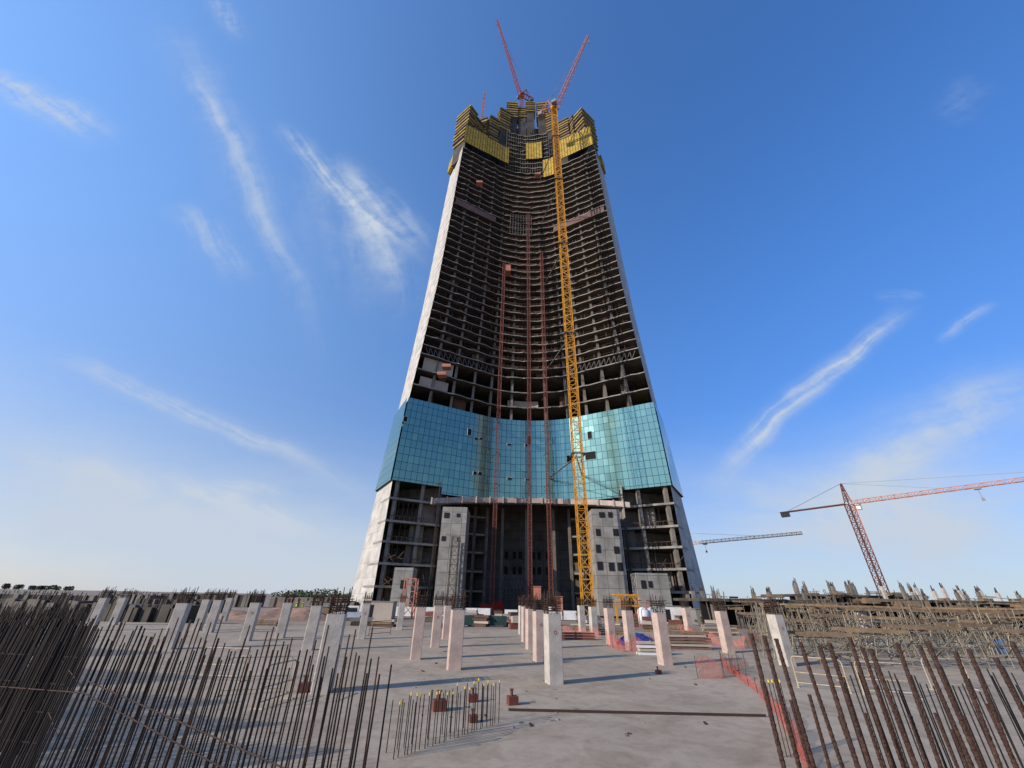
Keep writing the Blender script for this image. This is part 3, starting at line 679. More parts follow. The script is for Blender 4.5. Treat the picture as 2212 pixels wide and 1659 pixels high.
# ---------------------------------------------------------------- orange netting
def net(pts, hts, label, wav=.08):
    m = MB(); U = 0; seg = []
    for (a, b, ha, hb) in zip(pts, pts[1:], hts, hts[1:]):
        a = Vector(a); b = Vector(b); n = max(2, int((b-a).length/.2))
        for i in range(n):
            t = i/n; seg.append((a.lerp(b, t), ha+(hb-ha)*t))
    seg.append((Vector(pts[-1]), hts[-1])); nv = 4; cols_ = []
    for i, (p, h) in enumerate(seg):
        h *= .8+.2*math.sin(i*.9); cols_.append([p+Vector((wav*math.sin(i*1.1+k), wav*math.cos(i*.7+k*1.3), h*k/nv)) for k in range(nv+1)])
    for i in range(len(cols_)-1):
        L = (cols_[i+1][0]-cols_[i][0]).length
        for k in range(nv): m.face([cols_[i][k], cols_[i+1][k], cols_[i+1][k+1], cols_[i][k+1]], [(U, k*.25), (U+L, k*.25), (U+L, k*.25+.25), (U, k*.25+.25)])
        U += L
    t = thing('safety_netting', label, 'netting', tuple(Vector(pts[0]))); m.build('net', 'net', t)
    for i in range(0, len(seg), 7):
        m = MB(); p, h = seg[i]; m.bar(p, p+Vector((0, 0, h+.1)), .025, n=6); m.build('net_post', 'rust', t)
net([G(1508, 1466), G(1560, 1466), G(1615, 1440)], [.75, .95, .5], 'faded orange netting strung around the small opening right of centre')
net([G(1562, 1440), G(1640, 1500), G(1690, 1560), G(1745, 1659), G(1790, 1800)], [.5, .4, .6, .65, .7], 'orange netting running toward the camera at lower right')
net([G(1312, 1395), G(1345, 1408), G(1400, 1410), G(1452, 1404)], [.9, .9, .9, .9], 'orange netting around the pink column and blue tarp')
net([G(1470, 1368), G(1520, 1392), G(1612, 1402), G(1640, 1385)], [.9]*4, 'orange netting fence behind the stacked formwork beams')
net([G(1215, 1372), G(1300, 1378)], [.8, .8], 'faded orange netting right of the centre column in the distance')
q = G(1385, 1395); m = MB(); n = 12
H = [[max(0, .75*math.sin(math.pi*i/n)**.6*math.sin(math.pi*j/n)**.6+rr.uniform(-.05, .05)) if 0 < i < n and 0 < j < n else 0 for j in range(n+1)] for i in range(n+1)]
for i in range(n):
    for j in range(n): m.face([(q.x-1.5+3*(i+di)/n, q.y-.2+2.5*(j+dj)/n, H[i+di][j+dj]) for di, dj in ((0, 0), (1, 0), (1, 1), (0, 1))])
tag(m.build('tarpaulin', 'tarp'), 'dark blue tarpaulin draped over a heap beside the pink column', 'tarpaulin')
def stack(px, py, L, n, lay, mat, lab, rz=0, w=.14, h=.13):
    q = G(px, py); t = thing('beam_stack', lab, 'beam stack', (q.x, q.y, 0))
    for k in range(lay):
        for i in range(n):
            m = MB(); m.box((q.x+rr.uniform(-.15, .15), q.y+i*(w+.03), h/2+k*(h+.06)), (L, w, h), rz+rr.uniform(-.02, .02)); m.build('beam', mat if isinstance(mat, str) else mat[(k+i) % len(mat)], t)
        m = MB(); m.box((q.x, q.y+n*w/2, h+.03+k*(h+.06)), (.08, n*w, .055), 0); m.build('spacer', 'timber', t)
stack(1490, 1403, 3.0, 4, 6, ('pinkband', 'beige', 'timber'), 'tall stack of brown and beige formwork beams behind the right pink column')
stack(1412, 1415, 1.8, 3, 4, ('white', 'beige'), 'low stack of pale formwork beams left of the pink right column')
stack(1245, 1382, 3.0, 3, 3, ('hoist',), 'dark red steel beams stacked far behind the centre column')
stack(560, 1352, 3.5, 3, 3, ('timber',), 'timber pile lying before the red dirt mound')
stack(1330, 1372, 3.5, 3, 3, ('timber',), 'brown timber pile far behind the orange netting')
stack(1560, 1372, 3.5, 3, 5, ('timber', 'beige'), 'timber pile behind the orange fence on the right')
for (px, lab) in ((1393, 'left white round tank with red pipe behind the blue tarp'), (1412, 'right white round tank with red pipe behind the blue tarp')):
    q = G(px, 1352); t = thing('water_tank', lab, 'tank', (q.x, q.y, -.3)); m = MB(); m.cyl((q.x, q.y, .2), (q.x, q.y, 1.9), .75, 20); m.bar((q.x, q.y, 1.9), (q.x, q.y, 2.2), 1.5, n=20, w2=.5); m.build('tank_body', 'white', t, True)
    m = MB(); m.bar((q.x-.9, q.y-.9, 0), (q.x-.9, q.y-.9, 3), .1, n=8); m.bar((q.x-.9, q.y-.9, 3), (q.x, q.y, 3), .1, n=8); m.build('red_pipe', 'redpaint', t)
    m = MB()
    for sx in (-.5, .5):
        for sy in (-.5, .5): m.box((q.x+sx, q.y+sy, -.05), (.15, .15, .5))
    m.build('tank_stand', 'grey', t)
q = G(2170, 1412); t = thing('plastic_drum', 'bright blue plastic drum at the far right by the falsework', 'drum', (q.x, q.y, 0)); m = MB()
pr = [(0, .25), (.05, .29), (.3, .29), (.32, .31), (.36, .29), (.6, .29), (.62, .31), (.66, .29), (.85, .29), (.9, .25)]
for (z0, r0), (z1, r1) in zip(pr, pr[1:]): m.bar((q.x, q.y, z0), (q.x, q.y, z1), 2*r0, n=18, w2=2*r1)
m.build('drum_body', 'blue', t); m = MB(); m.cyl((q.x+.12, q.y, .9), (q.x+.12, q.y, .94), .04, 8); m.build('bung', 'white', t)
# ---------------------------------------------------------------- hoarding, vehicles
def hoard(x0, x1, y, h, lab, mat='white'):
    t = thing('site_hoarding', lab, 'fence', (x0, y, -.35)); n = int((x1-x0)/2.4)
    for i in range(n):
        m = MB(); xa = x0+(x1-x0)*i/n; m.box((xa+1.15, y+rr.uniform(-.05, .05), h/2-.2), (2.3, .06, h)); m.build('fence_panel', mat, t)
    for i in range(n+1):
        m = MB(); m.box((x0+(x1-x0)*i/n, y+.15, h/2-.2), (.1, .1, h+.15)); m.build('fence_post', 'grey', t)
hoard(P(745, 1330, 82).x, P(1060, 1330, 82).x, 82, 1.5, 'long white hoarding in front of the left half of the skyscraper base')
hoard(P(1090, 1330, 80).x, P(1250, 1330, 80).x, 80, 1.4, 'white hoarding in front of the middle of the skyscraper base')
hoard(P(1000, 1330, 60).x, P(1115, 1330, 60).x, 60, 1.1, 'dark green low site fence in the distance at centre', 'dkgreen')
def vehicle(px, py, z, rz, kind, lab, col, sc=1):
    q = G(px, py, z); t = bpy.data.objects.new('pickup_truck' if kind == 'pickup' else 'lorry', None); C.objects.link(t); t['label'] = lab; t['category'] = 'truck'
    def prof(pts, w, nm, mat, z0=0):
        m = MB(); a = [(x, -w/2, zz) for x, zz in pts]; b = [(x, w/2, zz) for x, zz in pts]
        m.face(a); m.face(list(reversed(b)))
        for i in range(len(pts)):
            j = (i+1) % len(pts); m.face([a[j], a[i], b[i], b[j]])
        return m.build(nm, mat, t)
    if kind == 'pickup':
        prof([(-2.5, .45), (2.5, .45), (2.55, .95), (1.4, 1.12), (.75, 1.72), (-.7, 1.75), (-.85, 1.1), (-2.5, 1.1)], 1.75, 'body', col)
        prof([(1.25, 1.14), (.7, 1.64), (-.6, 1.66), (-.7, 1.14)], 1.79, 'side_window', 'glassdark'); wl = (1.6, -1.6); wr = .38; hw = .85
        prof([(1.42, 1.14), (.82, 1.68), (.78, 1.68), (1.36, 1.14)], 1.5, 'windscreen', 'glassdark')
    else:
        prof([(1.6, .6), (3.4, .6), (3.45, 1.5), (3.2, 2.6), (1.6, 2.7)], 2.3, 'cab', col); prof([(3.5, 1.6), (3.3, 2.4), (3.2, 2.4), (3.4, 1.6)], 2.0, 'windscreen', 'glassdark')
        prof([(-3.5, 1.0), (1.4, 1.0), (1.4, 2.0), (-3.5, 2.0)], 2.3, 'load_bed', col); prof([(-3.5, .7), (3.3, .7), (3.3, .98), (-3.5, .98)], .9, 'chassis', 'grey'); wl = (2.5, -1.3, -2.5); wr = .5; hw = 1.1
    for x in wl:
        for s in (-1, 1):
            m = MB(); m.cyl((x, s*(hw-.12), wr), (x, s*(hw+.06), wr), wr, 16); w_ = m.build('wheel', 'tyre', t)
            m = MB(); m.cyl((x, s*(hw+.05), wr), (x, s*(hw+.075), wr), wr*.55, 12); r_ = m.build('rim', 'grey'); r_.parent = w_
    for s in (-1, 1):
        m = MB(); xx = 2.52 if kind == 'pickup' else 3.45; m.box((xx, s*.65, .85), (.08, .3, .18)); m.build('headlight', 'frame', t)
    t.location = (q.x, q.y, z); t.rotation_euler = (0, 0, rz)
vehicle(757, 1340, -.35, R(200), 'pickup', 'white pickup parked at the left end of the white hoarding', 'white')
vehicle(1062, 1326, -.35, R(60), 'lorry', 'red lorry parked before the skyscraper entrance', 'redpaint')
vehicle(1195, 1330, -.35, R(20), 'pickup', 'white pickup parked right of the entrance behind the deck columns', 'white')
a = P(890, 1250, 78); t = thing('mast_section', 'upright orange lattice mast section left of the left shaft', 'mast section', (a.x, 78, -.35)); m = MB(); m.lattice((a.x, 78, -.35), (a.x, 78, a.z), 2.0, 2, .18, .1); m.build('lattice', 'pinkcrane', t)
a = P(1325, 1284, 80); b = P(1376, 1284, 80); t = thing('crane_base_frame', 'yellow steel frame lying at the foot of the right shaft', 'steel frame', (a.x, 80, -.35)); m = MB(); m.lattice((a.x, 80, a.z-.9), (b.x, 80, a.z-.9), 1.7, 1.7, .25, .14); m.build('lattice', 'yellow', t)
for x in (a.x+.3, (a.x+b.x)/2, b.x-.3):
    m = MB(); m.bar((x, 80, -.35), (x, 80, a.z-1.7), .3); m.build('leg', 'yellow', t)
a = P(985, 1160, 93.5); t = thing('mast_section', 'grey lattice mast standing against the left concrete shaft', 'mast section', (a.x, 93.5, -.35)); m = MB(); m.lattice((a.x, 93.5, -.35), (a.x, 93.5, a.z), 1.6, 1.8, .18, .1); m.build('lattice', 'truss', t)
for i, (px, w, h, Y, mat, lab) in enumerate(((820, 5, 2.4, 74, 'beige', 'beige site cabin right of the white pickup'), (1450, 6, 2.5, 78, 'white', 'white site cabin right of the tanks'), (1520, 4, 2.2, 74, 'grey', 'grey site cabin at the right foot of the skyscraper'), (700, 5, 1.6, 72, 'timber', 'brown site cabin left of the white pickup'))):
    q = P(px, 1310, Y); t = thing('site_cabin', lab, 'cabin', (q.x, Y, -.35)); m = MB(); m.box((q.x, Y, -.3+h/2), (w, 2.4, h)); m.build('cabin_body', mat, t)
    m = MB(); m.box((q.x, Y, -.24+h), (w+.2, 2.6, .1)); m.build('roof', 'grey', t); m = MB(); m.box((q.x-w*.2, Y-1.21, -.3+h*.45), (.8, .05, h*.75)); m.build('door', 'dark', t)
for i in range(34):
    px = rr.uniform(760, 1560); Y = rr.uniform(52, 78); q = P(px, 1320, Y); w = rr.uniform(1, 3.2); h = rr.uniform(.5, 1.9); t = thing('material_stack', 'small stack of site materials on the ground between the deck and the skyscraper', 'material stack', (q.x, Y, -.35), 'material stacks before the skyscraper')
    nl = rr.randint(2, 4); rz = rr.uniform(-.5, .5)
    for k in range(nl):
        m = MB(); m.box((q.x+rr.uniform(-.15, .15), Y, -.35+h*(k+.5)/nl), (w*rr.uniform(.8, 1), 1.2, h/nl*.82), rz); m.build('layer', rr.choice(['timber', 'brownrail', 'grey', 'beige', 'hoist', 'soffit']), t)
# ---------------------------------------------------------------- dirt mound
q = G(550, 1342, -.35); m = MB(); n = 30; hm = {}
for i in range(n+1):
    for j in range(n+1):
        u = 2*i/n-1; v = 2*j/n-1; r = math.sqrt(u*u+v*v); hm[i, j] = max(0, (1-r))**.6*1.5*(1+.3*math.sin(5*u+2*v)+.2*math.sin(11*u+3)) + (rr.uniform(-.1, .1) if r < .9 else 0)
for i in range(n):
    for j in range(n): m.face([(q.x-10+20*(i+di)/n, q.y+2+10*(j+dj)/n, -.36+hm[i+di, j+dj]) for di, dj in ((0, 0), (1, 0), (1, 1), (0, 1))])
tag(m.build('dirt_mound', 'mound', None, True), 'reddish dirt mound behind the left columns', 'dirt mound')
def person(q, lab, rz=0):
    t = bpy.data.objects.new('person', None); C.objects.link(t); t['label'] = lab; t['category'] = 'person'
    vs = [((0, 0, .95), .13), ((0, 0, 1.2), .14), ((0, 0, 1.42), .13), ((0, 0, 1.52), .055), ((0, 0, 1.6), .085), ((0, -.01, 1.7), .08), ((.19, 0, 1.42), .06), ((.25, .02, 1.15), .045), ((.24, -.05, .9), .035), ((.24, -.07, .8), .03), ((-.19, 0, 1.42), .06), ((-.25, .02, 1.15), .045), ((-.24, -.05, .9), .035), ((-.24, -.07, .8), .03), ((.1, 0, .85), .085), ((.12, -.02, .48), .06), ((.12, .02, .08), .045), ((.12, -.15, .03), .03), ((-.1, 0, .85), .085), ((-.12, .04, .48), .06), ((-.12, .1, .08), .045), ((-.12, -.05, .03), .03)]
    ed = [(0, 1), (1, 2), (2, 3), (3, 4), (4, 5), (2, 6), (6, 7), (7, 8), (8, 9), (2, 10), (10, 11), (11, 12), (12, 13), (0, 14), (14, 15), (15, 16), (16, 17), (0, 18), (18, 19), (19, 20), (20, 21)]
    me = bpy.data.meshes.new('body'); me.from_pydata([v[0] for v in vs], ed, []); me.materials.append(M['cloth'])
    o = bpy.data.objects.new('body', me); C.objects.link(o); o.parent = t; o.modifiers.new('skin', 'SKIN')
    try:
        for i, v in enumerate(vs): me.skin_vertices[0].data[i].radius = (v[1], v[1])
        me.skin_vertices[0].data[0].use_root = True
    except Exception as e: print('skin', e)
    s = o.modifiers.new('sub', 'SUBSURF'); s.levels = 1; s.render_levels = 1
    m = MB(); m.bar((0, 0, .98), (0, 0, 1.46), .34, n=10, w2=.36); m.build('vest', 'vest', t); m = MB(); m.bar((0, 0, 1.7), (0, 0, 1.8), .24, n=10, w2=.1); m.build('helmet', 'frame', t)
    t.location = q; t.rotation_euler = (0, 0, rz)
for (px, lab) in ((635, 'left worker in lime vest standing beyond the dirt mound'), (643, 'middle worker in lime vest standing beyond the dirt mound'), (655, 'right worker in lime vest standing apart beyond the dirt mound')):
    a = P(px, 1300, 95); person((a.x, 95, -.35), lab, rr.random()*3)
for (px0, px1, pyt, Y, lab) in ((228, 330, 1281, 110, 'low dark unfinished wall with bars at the far left horizon'), (350, 560, 1279, 120, 'long low unfinished wall behind the left columns'), (590, 740, 1287, 130, 'low reddish hoarding wall beyond the workers'),
        (-80, 170, 1288, 58, 'dark unfinished wall with bars at the left edge behind the rebar thicket'), (150, 400, 1297, 51, 'dark unfinished wall with bars along the left edge of the deck'), (300, 480, 1289, 84, 'middle distance dark wall between the left columns'), (0, 240, 1281, 150, 'faint low wall on the left horizon below the round trees'), (660, 770, 1295, 100, 'low dark wall with bars left of the skyscraper foot')):
    a = P(px0, pyt, Y); b = P(px1, pyt, Y); t = thing('low_building', lab, 'building', (a.x, Y, -.35)); m = MB(); h = max(min(a.z, b.z), 1.0)
    m.box(((a.x+b.x)/2, Y+2, h/2-.3), (b.x-a.x, 4, h)); m.build('wall', 'mound' if px0 == 590 else 'core', t)
    for i in range(10):
        m = MB(); x = a.x+(b.x-a.x)*(i+.5+rr.uniform(-.4, .4))/10; m.box((x, Y-.1, h/2-.3), (rr.uniform(.3, 1.6), .5, h+rr.uniform(-.6, .5))); m.build('wall_pier', rr.choice(['soffit', 'infill']) if Y < 100 else 'pier', t)
    if px0 != 590:
        m = MB()
        for c_ in range(5):
            xc = rr.uniform(a.x, b.x)
            for i in range(9):
                x = xc+rr.gauss(0, 1.2); m.bar((x, Y, -.3), (x+rr.uniform(-.2, .2), Y, h+rr.uniform(.1, .9)), .06, caps=False)
        m.build('starter_bars', 'darkbar', t)
def tree_proto(seed):
    r = random.Random(seed); t = thing('tree', 'x', 'tree'); m = MB(); m.bar((0, 0, 0), (0, 0, 3), .5, n=6, w2=.3)
    for i in range(4): m.bar((0, 0, 2.6), (r.uniform(-1.3, 1.3), r.uniform(-1.3, 1.3), 4.4), .2, w2=.08)
    m.build('trunk', 'bark', t); m = MB()
    for i in range(260):
        a = r.random()*6.28; rad = r.random()**.5*2.4; z = 3+3.2*r.random(); k = 1-((z-4.4)/2.3)**2; rad *= max(.2, k)**.5
        c = Vector((rad*math.cos(a), rad*math.sin(a), z)); s = r.uniform(.25, .5); n1 = Vector((r.gauss(0, 1), r.gauss(0, 1), r.gauss(0, 1))).normalized(); n2 = n1.orthogonal().normalized(); n3 = n1.cross(n2)
        m.face([c+n2*s, c+n3*s, c-n2*s, c-n3*s])
    m.build('crown', 'leaf', t); return t
tp = [tree_proto(i) for i in range(3)]
for i, px in enumerate((8, 20, 33, 45, 58, 68, 80, 95, 106, 118, 132, 143, 158)):
    a = P(px, 1273, 420); dup(tp[i % 3], (a.x, 420+rr.uniform(-5, 5), -.35), rr.random()*6, 'small round tree in the distant row on the left horizon', 'distant row of round trees', (1.15, 1.15, rr.uniform(.9, 1.2)))
for t in tp:
    for c in list(t.children): bpy.data.objects.remove(c)
    bpy.data.objects.remove(t)
m = MB(); rt = random.Random(9)
for i in range(3600):
    x = rt.uniform(-260, -90); y = 480+rt.uniform(0, 60); z = rt.random()**1.5*(5+2.5*math.sin(x*.05)+2*math.sin(x*.17)); c = Vector((x, y, z)); s = rt.uniform(.5, 1.3)
    n1 = Vector((rt.gauss(0, 1), rt.gauss(0, 1), rt.gauss(0, 1))).normalized(); n2 = n1.orthogonal().normalized(); n3 = n1.cross(n2); m.face([c+n2*s, c+n3*s, c-n2*s, c-n3*s])
tag(m.build('distant_scrub', 'leaf'), 'dark line of far vegetation on the left horizon', 'vegetation', None, 'stuff')
# ---------------------------------------------------------------- right buildings
def podium(x0, x1, Y, zt, ncol, lab, dep=14, upper=True, uh=2.6, dens=2.2):
    t = thing('unfinished_low_building', lab, 'building', (x0, Y, -.35)); m = MB(); m.box(((x0+x1)/2, Y+dep/2, zt-.2), (x1-x0, dep, .4)); m.build('roof_slab', 'soffit', t)
    m = MB(); m.box(((x0+x1)/2, Y+dep*.25, zt/2-.3), (x1-x0-.4, .3, zt-.2)); m.build('rear_wall', 'dark', t)  # black sheet paints the shade under the roof slab
    m = MB()
    for i in range(int((x1-x0)*dens)):
        x = rr.uniform(x0, x1); y = Y+rr.uniform(-2.5, 2.5); m.bar((x, y, -.35), (x+rr.uniform(-.5, .5), y, zt+rr.uniform(-.8, 1.1)), .1, caps=False)
        if i % 2: zz = rr.uniform(.4, zt+.8); m.bar((x, y, zz), (x+rr.uniform(2, 5), y, zz+rr.uniform(-.3, .3)), .09, caps=False)
    m.build('scaffolding', 'tube', t)
    m = MB()
    for i in range(int((x1-x0)*.6)):
        x = rr.uniform(x0, x1-2); m.box((x, Y+rr.uniform(-2, 1), rr.uniform(zt-1.4, zt+.6)), (rr.uniform(1, 4), .9, rr.uniform(.1, .6)), rr.uniform(-.2, .2))
    m.build('formwork_boards', 'timber', t)
    for i in range(ncol):
        x = x0+.5+(x1-x0-1)*i/(ncol-1)+rr.uniform(-.8, .8); m = MB(); m.box((x, Y+1, (zt-.4-.35)/2), (.6, .6, zt-.4+.35)); m.build('column', 'infill', t)
        if upper and rr.random() < .85:
            hh = uh*rr.uniform(.55, 1.25); yy = Y+rr.uniform(1, dep-1); x += rr.uniform(-.5, .5); m = MB(); m.box((x, yy, zt+hh/2), (.5, .5, hh)); c = m.build('upper_column', rr.choice(['columnpale', 'pier', 'pier']), t); m = MB()
            for k in range(5): m.bar((x-.25+.12*k, yy, zt+hh-.1), (x-.25+.12*k+rr.uniform(-.1, .1), yy, zt+hh+rr.uniform(.4, 1.0)), .06)
            m.build('starter_bars', 'rust', t)
podium(P(1530, 1300, 66).x, P(1800, 1300, 66).x, 66, 3.5, 10, 'low unfinished slab building with dark openings right of the skyscraper', upper=True, uh=1.0, dens=1.2)
podium(P(1730, 1300, 92).x, P(2010, 1300, 92).x, 92, 4.8, 14, 'higher unfinished slab with short columns on its roof, beneath the far right crane', uh=2.0)
podium(P(1960, 1300, 80).x, P(2330, 1300, 80).x, 80, 4.0, 18, 'unfinished slab with a row of roof columns at the far right edge', uh=2.0)
podium(P(1750, 1300, 56).x, P(2300, 1300, 56).x, 56, 2.9, 16, 'nearer long low slab with dark openings behind the falsework on the right', upper=False, dep=8)
podium(P(1480, 1300, 120).x, P(1620, 1300, 120).x, 120, 3.6, 6, 'distant low slab building just right of the skyscraper', upper=False, dens=.8)
def falsework(x, y, rz, lab, h=2.3, w=1.6, grp=None):
    t = bpy.data.objects.new('falsework_tower', None); C.objects.link(t); t['label'] = lab; t['category'] = 'falsework'
    if grp: t['group'] = grp
    for sx in (-1, 1):
        for sy in (-1, 1):
            m = MB(); m.bar((sx*w/2, sy*w/2, 0), (sx*w/2, sy*w/2, h), .055, n=6); m.box((sx*w/2, sy*w/2, .01), (.15, .15, .02)); m.build('standard', 'tube', t)
    m = MB()
    for k in (.35, h*.55, h-.15):
        for s in (-1, 1): m.bar((-w/2-.15, s*w/2, k), (w/2+.15, s*w/2, k), .05, n=6); m.bar((s*w/2, -w/2-.15, k+.05), (s*w/2, w/2+.15, k+.05), .05, n=6)
    m.build('ledger', 'tube', t); m = MB()
    for s in (-1, 1): m.bar((-w/2, s*w/2+.04, .3), (w/2, s*w/2+.04, h-.2), .045, n=6); m.bar((s*w/2+.04, w/2, .3), (s*w/2+.04, -w/2, h-.2), .045, n=6)
    m.bar((-w/2-.3, -w/2, h-.1), (w/2+.8, w/2, .1), .045, n=6); m.build('brace', 'tube', t)
    for s in (-1, 0, 1):
        m = MB(); m.box((0, s*w*.4, h+.08), (w+1.0, .12, .16), rr.uniform(-.06, .06)); m.build('timber_joist', 'timber', t)
    t.location = (x, y, 0); t.rotation_euler = (0, 0, rz)
for r_, (py, xs) in enumerate(((1440, (1795, 1905, 2020, 2130, 2240)), (1412, (1740, 1830, 1920, 2010, 2095, 2180)), (1385, (1650, 1720, 1790, 1860, 1930, 2000, 2070, 2140, 2205)), (1364, (1640, 1700, 1760, 1820, 1880, 1940, 2000, 2060, 2120, 2180)))):
    for px in xs:
        q = G(px, py); row_ = ('front', 'second', 'third', 'rearmost')[r_]
        falsework(q.x, q.y, rr.uniform(-.35, .35), 'beige tube falsework tower in the %s row on the right side of the deck' % row_, h=rr.uniform(1.4, 2.2) if r_ < 2 else rr.uniform(2.0, 3.0), w=rr.uniform(1.4, 2.2), grp='falsework towers, %s row' % row_)
for (pa, pb, z, Y, dep, lab) in ((1830, 2260, 2.7, 33, 4, 'brown timber decking resting on the rear falsework towers'), (1700, 1830, 2.75, 40, 4, 'short timber decking on the falsework left of the far right crane')):
    a = P(pa, 1320, Y); b = P(pb, 1320, Y); t = thing('timber_decking', lab, 'decking', (a.x, Y, z)); n = int((b.x-a.x)/.6)
    for i in range(min(n, 90)):
        if rr.random() < .25: continue
        m = MB(); m.box((a.x+i*.6, Y+dep/2+rr.uniform(-.6, .6), z+.15+rr.uniform(0, .05)), (.16, dep*rr.uniform(.5, 1.1), .12), rr.uniform(-.3, .3)); m.build('joist', 'timber', t)
    for j in (0, dep*.5, dep):
        m = MB(); m.box(((a.x+b.x)/2, Y+j, z), (b.x-a.x, .14, .18)); m.build('bearer', 'timber', t)
m = MB()
for i in range(380):
    px = rr.uniform(1640, 2230); q = G(px, rr.uniform(1356, 1425)); h = rr.uniform(1.4, 3.1) if q.y > 24 else rr.uniform(1, 2.3); m.bar((q.x, q.y, 0), (q.x+rr.uniform(-1, 1)*.5, q.y+rr.uniform(-.3, .3), h), .05, n=5, caps=False)
    if i % 2: m.bar((q.x, q.y, rr.uniform(.5, h)), (q.x+rr.uniform(-2.5, 2.5), q.y+rr.uniform(-.5, .5), rr.uniform(.8, h)), .05, n=5, caps=False)
tag(m.build('loose_tubes', 'tube'), 'tangle of loose scaffold tubes among the falsework towers', 'scaffold tubes', None, 'stuff')
def guard(px, py, L, rz, lab, mat='railtube'):
    q = G(px, py); t = bpy.data.objects.new('guard_rail_frame', None); C.objects.link(t); t['label'] = lab; t['category'] = 'guard rail'; m = MB(); r = .12; h = 1.05
    pts = [(-L/2, .0), (-L/2, h-r), (-L/2+.04, h-.03), (-L/2+r, h), (L/2-r, h), (L/2-.04, h-.03), (L/2, h-r), (L/2, 0)]
    for a, b in zip(pts, pts[1:]): m.bar((a[0], 0, a[1]), (b[0], 0, b[1]), .045, n=8)
    m.build('hoop', mat, t)
    for hh in (.5, .15): m = MB(); m.bar((-L/2, 0, hh), (L/2, 0, hh), .04, n=8); m.build('mid_rail', mat, t)
    for s in (-1, 1):
        m = MB(); m.box((s*L/2, 0, .015), (.08, .4, .03)); m.build('foot', mat, t)
    t.location = (q.x, q.y, 0); t.rotation_euler = (0, 0, rz)
guard(1780, 1490, 1.7, R(-35), 'cream tube guard rail frame left of the thick right bars'); guard(1850, 1470, 1.7, R(12), 'cream tube guard rail frame behind the thick right bars'); guard(1925, 1505, 1.7, R(-15), 'cream guard rail frame seen through the thick right bars'); guard(2060, 1490, 2.0, R(8), 'cream guard rail frame at the right behind the thin bars')
guard(545, 1500, 2.0, R(20), 'cream tube guard rail frame behind the left rebar wall, right one'); guard(470, 1470, 2.0, R(-5), 'cream tube guard rail frame behind the left rebar wall, left one'); guard(590, 1520, 1.4, R(80), 'cream guard rail frame turned sideways behind the left bars')
guard(820, 1372, 2.5, R(60), 'brown guard rail frame in the distance left of centre', 'brownrail')
for (p0, p1, z, mat, lab) in (((-9, 6.2), (-4.6, 5.2), .12, 'teal', 'teal painted form beam on the ground at the lower left corner'), ((-9, 7.2), (-4.0, 6.0), .1, 'timber', 'timber edge form beam behind the teal beam at lower left')):
    m = MB(); m.bar((*p0, z), (*p1, z), .22); tag(m.build('form_beam', mat), lab, 'beam')
# ---------------------------------------------------------------- light
SUN_EL = R(25); az = math.atan2(-.87, -.5)
sd = bpy.data.lights.new('sun', 'SUN'); sd.energy = 5.0; sd.angle = R(.5); sd.color = (1, .9, .77); so = bpy.data.objects.new('sun', sd); C.objects.link(so)
dirv = Vector((math.sin(az)*math.cos(SUN_EL), math.cos(az)*math.cos(SUN_EL), math.sin(SUN_EL)))
so.rotation_euler = dirv.to_track_quat('Z', 'Y').to_euler(); so.location = dirv*300
# ---------------------------------------------------------------- world
w = bpy.data.worlds.new('World'); bpy.context.scene.world = w; w.use_nodes = True; nt = w.node_tree; bg = nt.nodes['Background']; bg.inputs['Strength'].default_value = .1
sky = nt.nodes.new('ShaderNodeTexSky'); sky.sky_type = 'NISHITA'; sky.sun_disc = False; sky.sun_elevation = SUN_EL; sky.sun_rotation = az; sky.air_density = 1.0; sky.dust_density = .3; sky.ozone_density = 2.0
tc = nt.nodes.new('ShaderNodeTexCoord'); sep = nt.nodes.new('ShaderNodeSeparateXYZ'); nt.links.new(tc.outputs['Generated'], sep.inputs[0])
def lk(a, b):
    if isinstance(a, (int, float)): b.default_value = a
    else: nt.links.new(a, b)
def mth(op, a, b=0, c=None, clamp=False):
    n = nt.nodes.new('ShaderNodeMath'); n.operation = op; n.use_clamp = clamp; lk(a, n.inputs[0]); lk(b, n.inputs[1])
    if c is not None: lk(c, n.inputs[2])
    return n.outputs[0]
def mrange(v, a, b, c=0, d=1, smooth=True):
    n = nt.nodes.new('ShaderNodeMapRange'); n.interpolation_type = 'SMOOTHSTEP' if smooth else 'LINEAR'; lk(v, n.inputs[0])
    for i, x in enumerate((a, b, c, d)): n.inputs[1+i].default_value = x
    return n.outputs[0]
def comb(x, y, z):
    n = nt.nodes.new('ShaderNodeCombineXYZ'); lk(x, n.inputs[0]); lk(y, n.inputs[1]); lk(z, n.inputs[2]); return n.outputs[0]
def nz(vec, scale, det=5, rough=.6):
    n = nt.nodes.new('ShaderNodeTexNoise'); n.inputs['Scale'].default_value = scale; n.inputs['Detail'].default_value = det; n.inputs['Roughness'].default_value = rough; nt.links.new(vec, n.inputs['Vector']); return n.outputs['Fac']
yy = mth('MAXIMUM', sep.outputs[1], .08); u = mth('DIVIDE', sep.outputs[0], yy); v = mth('DIVIDE', sep.outputs[2], yy)
wv = comb(u, v, 0); wn = nz(wv, 1.5, 3, .5); wn2 = nz(comb(v, u, 3.0), 1.5, 3, .5)
u2 = mth('MULTIPLY_ADD', mth('SUBTRACT', wn, .5), .16, u); v2 = mth('MULTIPLY_ADD', mth('SUBTRACT', wn2, .5), .16, v)
rag = nz(comb(u2, v2, 9.0), 7.0, 5, .7)
def uw(px, py):
    d = ray(px, py); return Vector((d.x/d.y, d.z/d.y))
